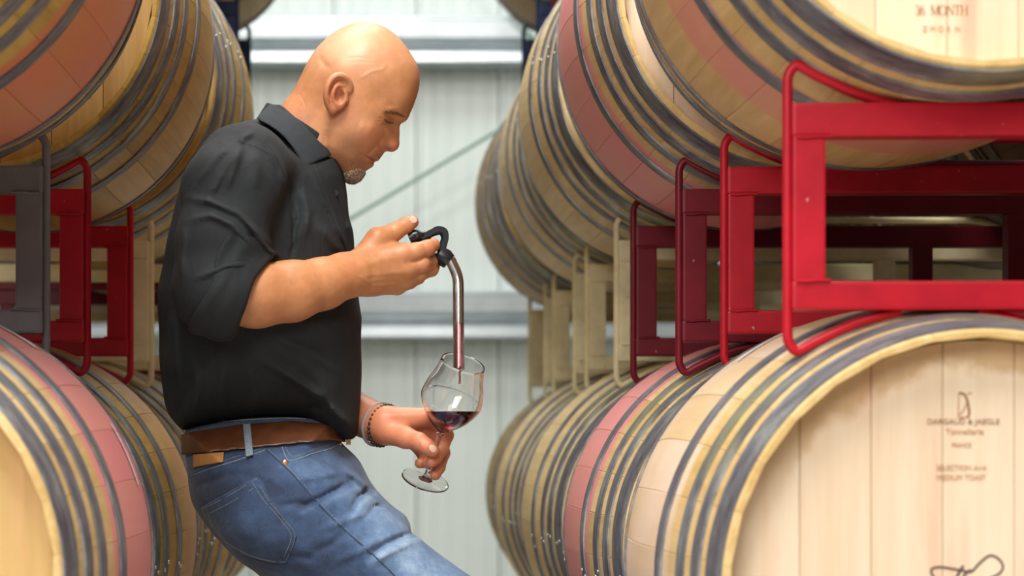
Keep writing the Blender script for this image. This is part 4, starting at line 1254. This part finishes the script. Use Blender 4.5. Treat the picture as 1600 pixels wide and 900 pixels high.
# keep the coarse core only where it is under cloth
def drop(mesh, cond):
    V, F = mesh; c = V[F].mean(1)
    return V, F[~cond(c[:, 0], c[:, 1], c[:, 2])]
core_m = drop(core_m, lambda U, V, W: ((U > 470) & (V > 340) & (V < 560) & (W < -40) & (U+0*W > 400)) | ((U > 490) & (V > 590) & (V < 770) & (W < 120) & (U > 545)) | ((U > 380) & (V > 400) & (V < 520) & (W < -135)))
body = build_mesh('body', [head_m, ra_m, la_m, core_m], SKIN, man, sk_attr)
shirt = build_mesh('shirt', [polygonize(shirt_sdf, (225, 160, -310), (600, 715, 310), 3.5)], SHIRT, man)
cuff = build_mesh('rolled_cuff', [polygonize(cuff_sdf, (255, 390, -300), (445, 545, -130), 2.5)], SHIRT, shirt)
def lc_sdf(P):
    far = chain(P, [(q(400, 550, 192), 60), (q(455, 590, 135), 56)], 16)
    ax = q(455, 590, 135)-q(400, 550, 192); ax = ax/np.linalg.norm(ax)
    s = (P-q(455, 590, 135).astype(np.float32))@ax.astype(np.float32)
    return smax(smax(far, s-4, 3), -(s+60), 3)
build_mesh('rolled_cuff', [polygonize(lc_sdf, (370, 500, 60), (520, 670, 270), 4.0)], SHIRT, shirt)
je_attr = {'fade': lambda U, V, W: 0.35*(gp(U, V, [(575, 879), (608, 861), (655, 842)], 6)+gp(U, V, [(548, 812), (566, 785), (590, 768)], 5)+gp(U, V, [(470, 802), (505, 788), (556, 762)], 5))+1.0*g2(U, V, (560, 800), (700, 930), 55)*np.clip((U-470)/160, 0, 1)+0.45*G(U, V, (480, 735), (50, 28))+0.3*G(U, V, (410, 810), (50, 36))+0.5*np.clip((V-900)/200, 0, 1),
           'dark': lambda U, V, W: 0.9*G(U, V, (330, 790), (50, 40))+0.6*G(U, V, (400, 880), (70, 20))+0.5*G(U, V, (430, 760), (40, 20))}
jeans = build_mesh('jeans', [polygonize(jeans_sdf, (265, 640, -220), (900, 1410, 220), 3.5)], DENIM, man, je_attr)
belt = build_mesh('belt', [polygonize(belt_sdf, (275, 645, -205), (560, 725, 205), 2.5)], LEATHER, man)
belt['label'] = 'brown leather belt'

def surf_w(base, px, py, off=0.0):
    """first surface point met from the camera side under a photo position"""
    w = np.arange(-330, 60, 1.0, dtype=np.float32)
    k = (Y0*1000+w)/(Y0*1000)
    P = np.stack([585+(px-585)*k, 678+(py-678)*k, w], 1).astype(np.float32)
    d = base(P); i = int(np.argmax(d < 0))
    return P[i]+np.array([0, 0, -off], np.float32)
def cloth_line(name, base, pts, rad, mat, parent, off=0.3, dash=None, n=6):
    path = poly_smooth(pts, n, closed=False)
    L = [surf_w(base, a, b, off) for a, b in path]
    if dash is None:
        V, F = sweep(to_local(np.array(L)).tolist(), rad/1000, 5); return mesh_obj(name, V, F, mat, parent)
    Q = [Vector(p) for p in to_local(np.array(L)).tolist()]
    VV = []; FF_ = []
    pos = 0.0; seg_on = []; cur = []
    on, gap = dash
    # resample
    S = [Q[0]]
    for a, b in zip(Q[:-1], Q[1:]):
        m = max(1, int((b-a).length/0.0006))
        for k in range(1, m+1): S.append(a.lerp(b, k/m))
    step = 0.0006; i = 0
    no, ng = int(on/0.6), int(gap/0.6)
    while i+no < len(S):
        v, f = sweep([S[i], S[i+no//2], S[i+no]], rad/1000, 5); o = len(VV)
        VV += v; FF_ += [tuple(x+o for x in t) for t in f]; i += no+ng
    return mesh_obj(name, VV, FF_, mat, parent)

def collar_sdf(P):
    c = np.array([473, 207], np.float32)
    du = P[:, 0]-c[0]; dv = P[:, 1]-c[1]
    s = du*0.84+dv*0.545; h = -du*0.545+dv*0.84
    rho = np.sqrt((s/70)**2+(P[:, 2]/66)**2)
    tgt = 1.0+np.clip(h+8, 0, 80)*0.0105
    leaf = np.abs((rho-tgt)*60)-2.6
    U, V = near_uv(P)
    pl = poly_sdf(U, V, COLP)
    d = smax(leaf, pl, 2.0)
    # collar stand inside
    st = np.abs((rho-1.0)*64)-2.0
    st = smax(st, np.abs(h-12)-20, 1.5); st = smax(st, s-52, 2)
    return np.minimum(d, st)
COLP = poly_smooth([(403, 186), (408, 176), (421, 164.5), (432, 163.5), (443, 167), (473, 194.5), (500, 222), (519, 240), (500, 250), (479, 259), (470, 250), (455, 228), (438, 209), (420, 196)], 4)
collar = build_mesh('collar', [polygonize(collar_sdf, (390, 150, -130), (540, 275, 130), 1.8, slack=2.5)], COLLAR, shirt)
collar['label'] = 'charcoal grey shirt collar'
# details on the clothes --------------------------------------------------
cloth_line('collar_stitching', collar_sdf, [(441, 207), (456, 225), (471, 246), (480, 254), (500, 246), (514, 239)], 0.5, DARKSEAM, collar)
cloth_line('placket_seam', shirt_sdf, [(490, 256), (508, 300), (530, 360), (545, 400)], 0.7, COLLAR, shirt)
cloth_line('shoulder_seam', shirt_sdf, [(375, 222), (396, 228), (420, 240)], 0.7, COLLAR, shirt)
cloth_line('armhole_seam', shirt_sdf, [(420, 226), (440, 262), (455, 310), (459, 360), (452, 404)], 0.6, DARKSEAM, shirt)
for (bx, by) in ((524, 302), (541, 352)):
    p = to_local(np.array([surf_w(shirt_sdf, bx, by, 0.5)]))[0]
    bm = bmesh.new(); bmesh.ops.create_cone(bm, cap_ends=True, segments=16, radius1=0.0055, radius2=0.0048, depth=0.0022, matrix=Matrix.Rotation(PI/2, 4, 'X'))
    o = bm_obj('button', bm, DARKSEAM, shirt); o.location = p
def hips(P): return hip_sdf(P)
loop_poly = np.array([(379, 656), (391, 655), (396, 711), (384, 714)])
o = build_mesh('belt_loop', [polygonize(lambda P: shell_patch(P, loop_poly, hips, 9.5, 3), (370, 645, -220), (405, 725, -100), 1.5)], LOOP, jeans)
for e in ((380.5, 656, 385.5, 713), (390, 656, 395, 711)):
    cloth_line('stitching', lambda P: hips(P)-9.5, [(e[0], e[1]), (e[2], e[3])], 0.5, THREAD, o)
patch_poly = np.array([(301, 710), (350, 706), (349, 722), (325, 726), (301, 731)])
build_mesh('leather_patch', [polygonize(lambda P: shell_patch(P, patch_poly, hips, 4.5, 3), (285, 695, -220), (360, 740, -50), 1.5)], PATCH, jeans)
pocket_poly = np.array([(313, 793), (402, 744), (409, 752), (421, 778), (445, 808), (464, 838), (458, 856), (447, 881), (425, 880), (386, 869), (350, 850), (322, 815)])
pocket = build_mesh('back_pocket', [polygonize(lambda P: shell_patch(P, pocket_poly, jeans_sdf, 2.6, 3), (290, 730, -230), (480, 900, -20), 2.0)], DENIM, jeans, {'fade': lambda U, V, W: 0.35*G(U, V, (400, 800), (45, 40)), 'dark': lambda U, V, W: 0.25+0*U})
pk = lambda P: shell_patch(P, pocket_poly, jeans_sdf, 2.6, 3)
J = jeans_sdf
tops = [(315, 796), (358, 774), (401, 747)]
cloth_line('stitching', lambda P: J(P)-2.6, tops, 0.42, THREAD, pocket, dash=(3, 1))
cloth_line('stitching', lambda P: J(P)-2.6, [(x+4, y+10) for x, y in tops], 0.42, THREAD, pocket, dash=(3, 1))
for d_ in (0, 6):
    cloth_line('stitching', lambda P: J(P)-2.6, [(400-d_*0.9, 748+d_), (418-d_, 779+d_*0.4), (442-d_, 809), (461-d_, 838), (446-d_*0.6, 878-d_)], 0.42, THREAD, pocket, dash=(3, 1))
cloth_line('stitching', lambda P: J(P)-2.6, [(446, 878), (424, 877), (388, 867), (352, 847)], 0.5, THREAD, pocket, dash=(3, 1))
cloth_line('side_seam', J, [(416, 703), (451, 735), (478, 765), (504, 794), (535, 825), (582, 866), (625, 908)], 1.3, simple('dark_denim_seam', (0.03, 0.055, 0.11), 0.9), jeans)
cloth_line('stitching', J, [(419, 702), (454, 734), (481, 764), (507, 793), (538, 824), (585, 865), (628, 907)], 0.42, THREAD, jeans, dash=(3, 1))
cloth_line('pocket_seam', J, [(441, 698), (446, 712), (453, 720), (472, 715), (491, 708), (517, 701), (531, 693)], 0.9, LOOP, jeans, off=0.8)
cloth_line('stitching', J, [(446, 697), (451, 708), (458, 713), (474, 709), (491, 702), (515, 695)], 0.5, THREAD, jeans, dash=(3, 1))
cloth_line('waistband_seam', J, [(298, 744), (315, 737), (345, 727), (380, 716), (414, 703)], 0.9, LOOP, jeans, off=0.6)
cloth_line('stitching', J, [(298, 738), (315, 731), (345, 721), (380, 710), (414, 698)], 0.5, THREAD, jeans, dash=(3, 1))
cloth_line('waistband_edge', J, [(340, 660), (360, 658), (380, 656.5), (415, 654.5), (450, 653.5), (478, 655)], 1.6, LOOP, jeans, off=0.5)
def dot(name, base, px, py, r, mat, parent, flat=0.5, off=0.0):
    p = to_local(np.array([surf_w(base, px, py, off)]))[0]
    bm = bmesh.new(); bmesh.ops.create_uvsphere(bm, u_segments=16, v_segments=10, radius=r)
    for v in bm.verts: v.co.y *= flat
    o = bm_obj(name, bm, mat, parent, smooth=True); o.location = p; return o
dot('copper_rivet', J, 445, 723, 0.0052, COPPER, jeans, off=1.0)
dot('copper_rivet', J, 531, 694, 0.0035, COPPER, jeans, off=1.0)
# belt buckle seen edge-on at the front of the waist
box('belt_buckle', ((541-585)/1000-ROOTX, -0.026, CAMZ-0.017), ((548-585)/1000-ROOTX, 0.026, CAMZ+0.016), simple('brass_buckle', (0.45, 0.30, 0.14), 0.35, 0.9), belt, 0.002)
# goatee, eyebrow, nails
def goatee_sdf(P):
    h = head_sdf(P)
    U, V, W = P[:, 0], P[:, 1], P[:, 2]
    rg = ellip(P, (552, 274, 0), (20, 17, 32))
    n_ = 1.3*np.sin(U*0.9+np.sin(V*0.6))*np.sin(V*0.8+W*0.5)+0.8*np.sin(U*1.7-V*1.1+W*0.8)
    return smax(h-2.4-n_, rg-n_*0.6, 2.0)
build_mesh('goatee', [polygonize(goatee_sdf, (525, 250, -40), (578, 296, 40), 1.0)], GOATEE, man)['label'] = 'short grizzled goatee'
for sgn in (-1, 1):
    V_ = []; F_ = []
    rnd = random.Random(3)
    for i in range(150):
        t = rnd.random(); u0 = 603+32*t; v0 = 175.5+7.5*t*t+rnd.uniform(-3.0, 3.0)*(1-0.4*t)
        a = np.array(surf_w(head_sdf, u0, v0, 0.2)); b_ = np.array(surf_w(head_sdf, u0-rnd.uniform(3.5, 5.5), v0-rnd.uniform(-0.8, 1.8), 0.9))
        if abs(a[2]-b_[2]) > 14: continue
        a[2] *= -sgn; b_[2] *= -sgn
        L = to_local(np.array([a, (a+b_)/2+np.array([0, 0, sgn*0.8]), b_])).tolist()
        v, f = sweep(L, [0.00028, 0.00026, 0.00010], 3); o_ = len(V_); V_ += v; F_ += [tuple(x+o_ for x in t2) for t2 in f]
    mesh_obj('eyebrow', V_, F_, HAIRM, man)
lash = cloth_line('eyelashes', head_sdf, [(600.5, 185.5), (604, 189), (609, 191.5), (615, 192)], 0.75, simple('dark_lashes', (0.07, 0.03, 0.02), 0.8), man, off=0.1)
lash2 = lash.copy(); lash2.data = lash.data.copy(); COL.objects.link(lash2)
for v in lash2.data.vertices: v.co.y = -v.co.y
def nail(px, py, base, ang, lx, ly, off=0.2):
    p = to_local(np.array([surf_w(base, px, py, off)]))[0]
    P0 = surf_w(base, px, py); e = 1.5
    pts = np.array([P0, P0+[e, 0, 0], P0+[0, e, 0], P0+[0, 0, e]], np.float32); d = base(pts); g = d[1:]-d[0]
    nrm = Vector((g[0], g[2], -g[1])).normalized()
    bm = bmesh.new(); bmesh.ops.create_uvsphere(bm, u_segments=16, v_segments=10, radius=1)
    for v in bm.verts: v.co = Vector((v.co.x*lx, v.co.y*ly, v.co.z*0.0013))
    o = bm_obj('fingernail', bm, NAIL, man, smooth=True)
    rot = nrm.to_track_quat('Z', 'Y').to_matrix()
    dirv = Vector((math.cos(ang), 0, math.sin(ang))); dirv = (dirv-nrm*dirv.dot(nrm)).normalized()
    yv = nrm.cross(dirv)
    M = Matrix((dirv, yv, nrm)).transposed()
    o.rotation_euler = M.to_euler(); o.location = p
    return o
nail(646, 343.5, right_arm, 0.55, 0.0078, 0.0058)
nail(676.5, 701, left_arm, -0.75, 0.0070, 0.0056)
# boots
for sgn, (ax, ay) in ((-1, (815, 1392)), (1, (770, 1392))):
    def boot(P, sgn=sgn, ax=ax):
        w0 = 112*sgn
        d = chain(P, [((ax, 1360, w0), 52), ((ax, 1425, w0), 46)], 10)
        d = smin(d, chain(P, [((ax-18, 1432, w0), 38), ((ax+80, 1440, w0), 40), ((ax+165, 1445, w0), 30)], 10), 14)
        return smax(d, P[:, 1]-1470, 3)
    build_mesh('boot', [polygonize(boot, (ax-90, 1300, 112*sgn-80), (ax+230, 1475, 112*sgn+80), 6.0, B=4)], BOOT, man)

# bracelets ---------------------------------------------------------------
def ring_pts(c, axis, ru, rv, n=40):
    axis = Vector(axis).normalized(); a = Vector((0, 0, 1)); a = (a-axis*a.dot(axis)).normalized(); b = axis.cross(a)
    return [Vector(c)+a*(math.cos(2*PI*k/n)*ru)+b*(math.sin(2*PI*k/n)*rv) for k in range(n)]
def qm(px, py, w): return Vector(to_local(np.array([q(px, py, w)]))[0])
c1 = qm(591, 663, -4); c2 = qm(600, 665, -12)
axv = qm(604, 665, -18)-qm(575, 654, 12)
BAND = simple('grey_rubber_band', (0.32, 0.30, 0.29), 0.6); BEAD = simple('dark_wooden_bead', (0.045, 0.025, 0.014), 0.4, var=0.5)
V, F = sweep(ring_pts(c1, axv, 0.0335, 0.0325), 0.0026, 8, closed=True)
tag(mesh_obj('wristband', V, F, BAND, man), 'thin grey rubber wristband')
bb = bpy.data.objects.new('bead_bracelet', None); link(bb, man); bb.location = c2; bb['label'] = 'bracelet of small dark beads'
bead0 = None
for k, p in enumerate(ring_pts((0, 0, 0), axv, 0.0325, 0.0315, 30)):
    if bead0 is None:
        bm = bmesh.new(); bmesh.ops.create_uvsphere(bm, u_segments=10, v_segments=8, radius=0.0034); bead0 = bm_obj('bead', bm, BEAD, bb, smooth=True); o = bead0
    else: o = link(bpy.data.objects.new('bead', bead0.data), bb)
    o.location = p

# ------------------------------------------------------------------ wine glass, wine, wine thief
def glass_mat(name, col=(1, 1, 1), rough=0.0):
    m, nt, b = new_mat(name)
    b.inputs['Base Color'].default_value = (*col, 1); b.inputs['Transmission Weight'].default_value = 1.0
    b.inputs['Roughness'].default_value = rough; b.inputs['IOR'].default_value = 1.45
    return m
GLASS = glass_mat('clear_glass')
THIEFG = glass_mat('wine_stained_glass', (0.95, 0.90, 0.91))
WINE = glass_mat('red_wine', (0.10, 0.001, 0.004)); WINE.node_tree.nodes['Principled BSDF'].inputs['IOR'].default_value = 1.34
STREAM = glass_mat('thin_wine_stream', (0.80, 0.10, 0.16))
WG = -42.0
WT = -66.0
def wpt(px, py, w=WG):      # world position
    v = q(px, py, w); return Vector(((v[0]-585)/1000, Y0+v[2]/1000, CAMZ+(678-v[1])/1000))
gb = wpt(664, 751, -20); gt = wpt(724, 567, -103)
gax = (gt-gb).normalized(); GLEN = (gt-gb).length
glass = empty('wine_glass', gb, 'stemmed wine glass with a little red wine, tilted in the man\'s lower hand', 'glass')
glass.rotation_euler = gax.to_track_quat('Z', 'Y').to_euler()
S0 = 0.088; RIM = GLEN
outer = [(0.0007, S0-0.004), (0.006, S0), (0.014, S0+0.006), (0.025, S0+0.016), (0.036, S0+0.029), (0.0440, S0+0.043), (0.0478, S0+0.052), (0.0480, S0+0.057), (0.0468, S0+0.066), (0.0435, S0+0.080), (0.0385, S0+0.095), (0.0340, RIM)]
def smooth_prof(pr, n=5):
    P_ = poly_smooth(pr, n, closed=False); return [(float(a), float(b)) for a, b in P_]
op = smooth_prof(outer)
inner = [(max(0.0002, r-0.0009), h+(0.0014 if i < 6 else 0.0)) for i, (r, h) in enumerate(op)]
inner = [(max(0.0002, r-0.0009), h+0.0015*max(0, 1-(h-S0)/0.02)) for r, h in op]
inner[0] = (0.0, S0-0.002)
lathe('bowl', [(0.0, S0-0.004)]+op+[(RIM and 0.0336, RIM+0.0004)]+inner[::-1], GLASS, glass, seg=64)
stem = smooth_prof([(0.0, 0.0025), (0.0115, 0.0028), (0.0062, 0.006), (0.0042, 0.014), (0.0036, 0.034), (0.0036, 0.060), (0.0042, 0.078), (0.0060, S0-0.0045), (0.0, S0-0.0042)], 4)
lathe('stem', [(max(0, r), h) for r, h in stem], GLASS, glass, seg=24)
base = smooth_prof([(0.0, -0.0002), (0.030, -0.0002), (0.0372, 0.0), (0.0378, 0.0008), (0.0370, 0.0016), (0.028, 0.0020), (0.015, 0.0024), (0.0, 0.0026)], 4)
lathe('foot', [(max(0, r), h) for r, h in base], GLASS, glass, seg=64)
# wine: the inside of the bowl below a level plane
bm = bmesh.new(); seg = 64
pr = [(max(0.0, r-0.0010), h) for r, h in inner]
rings = []
for (r, h) in pr:
    if r <= 1e-6: rings.append([bm.verts.new((0, 0, h+0.0003))]); continue
    rings.append([bm.verts.new((r*math.cos(2*PI*k/seg), r*math.sin(2*PI*k/seg), h+0.0002)) for k in range(seg)])
for a, b_ in zip(rings[:-1], rings[1:]):
    if len(b_) == 1: continue
    for k in range(seg):
        k2 = (k+1) % seg
        if len(a) == 1: bm.faces.new((a[0], b_[k], b_[k2]))
        else: bm.faces.new((a[k], b_[k], b_[k2], a[k2]))
gm = glass.rotation_euler.to_matrix().to_4x4(); gm.translation = gb
inv = gm.inverted()
lvl = inv @ wpt(712, 643, -75); up = (inv.to_3x3() @ Vector((0, 0, 1))).normalized()
r_ = bmesh.ops.bisect_plane(bm, geom=bm.verts[:]+bm.edges[:]+bm.faces[:], plane_co=lvl, plane_no=up, clear_outer=True)
edges = [e for e in r_['geom_cut'] if isinstance(e, bmesh.types.BMEdge)]
bmesh.ops.contextual_create(bm, geom=edges)
wine = bm_obj('wine', bm, WINE, None, smooth=True, auto=0.6)
wine.matrix_world = gm
tag(wine, 'pool of dark red wine lying level in the tilted glass bowl', 'wine')

thief = empty('wine_thief', wpt(717, 577, -95), 'bent glass wine thief with black finger-grip in the man\'s raised hand', 'wine thief')
off = -thief.location
def T(pts): return [wpt(p[0], p[1], p[2] if len(p) > 2 else (WT-29*min(1, max(0, (p[1]-432)/145))))+off for p in pts]
tp = round_path(T([(703, 405), (716, 432), (717, 577)]), 0.022, 10)
k_ = 10
def hollow(name, path, ro, ri, mat, parent, seg=20):
    V1, F1 = sweep(path, ro, seg, caps=False); V2, F2 = sweep(path, ri, seg, caps=False)
    n1 = len(V1); m = len(path)
    F = F1+[tuple(x+n1 for x in f[::-1]) for f in F2]
    for k in range(seg):
        k2 = (k+1) % seg
        F.append((k2, k, n1+k, n1+k2)); e = (m-1)*seg
        F.append((e+k, e+k2, n1+e+k2, n1+e+k))
    return mesh_obj(name, V1+V2, F, mat, parent, auto=1.0)
hollow('glass_tube', tp, 0.0086, 0.0064, THIEFG, thief)
lowp = T([(717, 505), (717, 575)])
tube('wine_residue', lowp, 0.0060, glass_mat('pale_pink_wine', (0.80, 0.42, 0.45)), thief, seg=16)
tube('wine_stream', T([(717.5, 572), (718.5, 590), (718, 600)]), 0.0017, STREAM, thief, seg=8)
# black grip: thumb cap, finger ring, sleeve on the tube
tube('thumb_grip', T([(640, 373), (646, 370.5), (652, 370)]), [0.0125, 0.0125, 0.0115], BLACKRUB, thief, seg=20)
tube('grip_neck', T([(650, 370), (660, 370), (672, 367)]), [0.0115, 0.0085, 0.0065], BLACKRUB, thief, seg=16)
tube('grip_collar', T([(652, 366.5), (653, 371.5)]), 0.0138, BLACKRUB, thief, seg=20)
tube('finger_ring', round_path(T([(664, 370), (676, 363), (690, 360), (696, 370), (692, 384), (688, 398)]), 0.016, 6), 0.0060, BLACKRUB, thief, seg=14)
# broad strap of the ring
def strap(name, pts, hw, th, mat, parent):
    path = round_path(T(pts), 0.014, 6); V = []; F = []
    for i, p in enumerate(path):
        t = (path[min(i+1, len(path)-1)]-path[max(i-1, 0)]).normalized()
        nrm = Vector((0, 1, 0)); s = t.cross(nrm).normalized()
        for a, b in ((-1, -1), (1, -1), (1, 1), (-1, 1)): V.append(p+nrm*hw*a+s*th*b)
    n = len(path)
    for i in range(n-1):
        for k in range(4):
            k2 = (k+1) % 4; F.append((i*4+k, i*4+k2, (i+1)*4+k2, (i+1)*4+k))
    F.append((3, 2, 1, 0)); F.append(tuple((n-1)*4+k for k in range(4)))
    bm = bmesh.new(); vs = [bm.verts.new(v) for v in V]
    for f in F: bm.faces.new([vs[i] for i in f])
    bmesh.ops.bevel(bm, geom=[e for e in bm.edges if e.calc_face_angle(0) > 0.8], offset=0.0012, segments=2, affect='EDGES')
    return bm_obj(name, bm, mat, parent, smooth=True, auto=0.9)
strap('finger_ring', [(658, 371), (672, 365), (684, 357), (696, 361), (697, 374), (690, 388), (694, 400)], 0.010, 0.0042, BLACKRUB, thief)
tube('tube_socket', T([(686, 396), (695, 403), (702, 409)]), [0.0125, 0.0145, 0.0125], BLACKRUB, thief, seg=20)
tube('lower_lug', T([(668, 403), (678, 402), (690, 403)]), [0.0048, 0.0060, 0.0095], BLACKRUB, thief, seg=14)
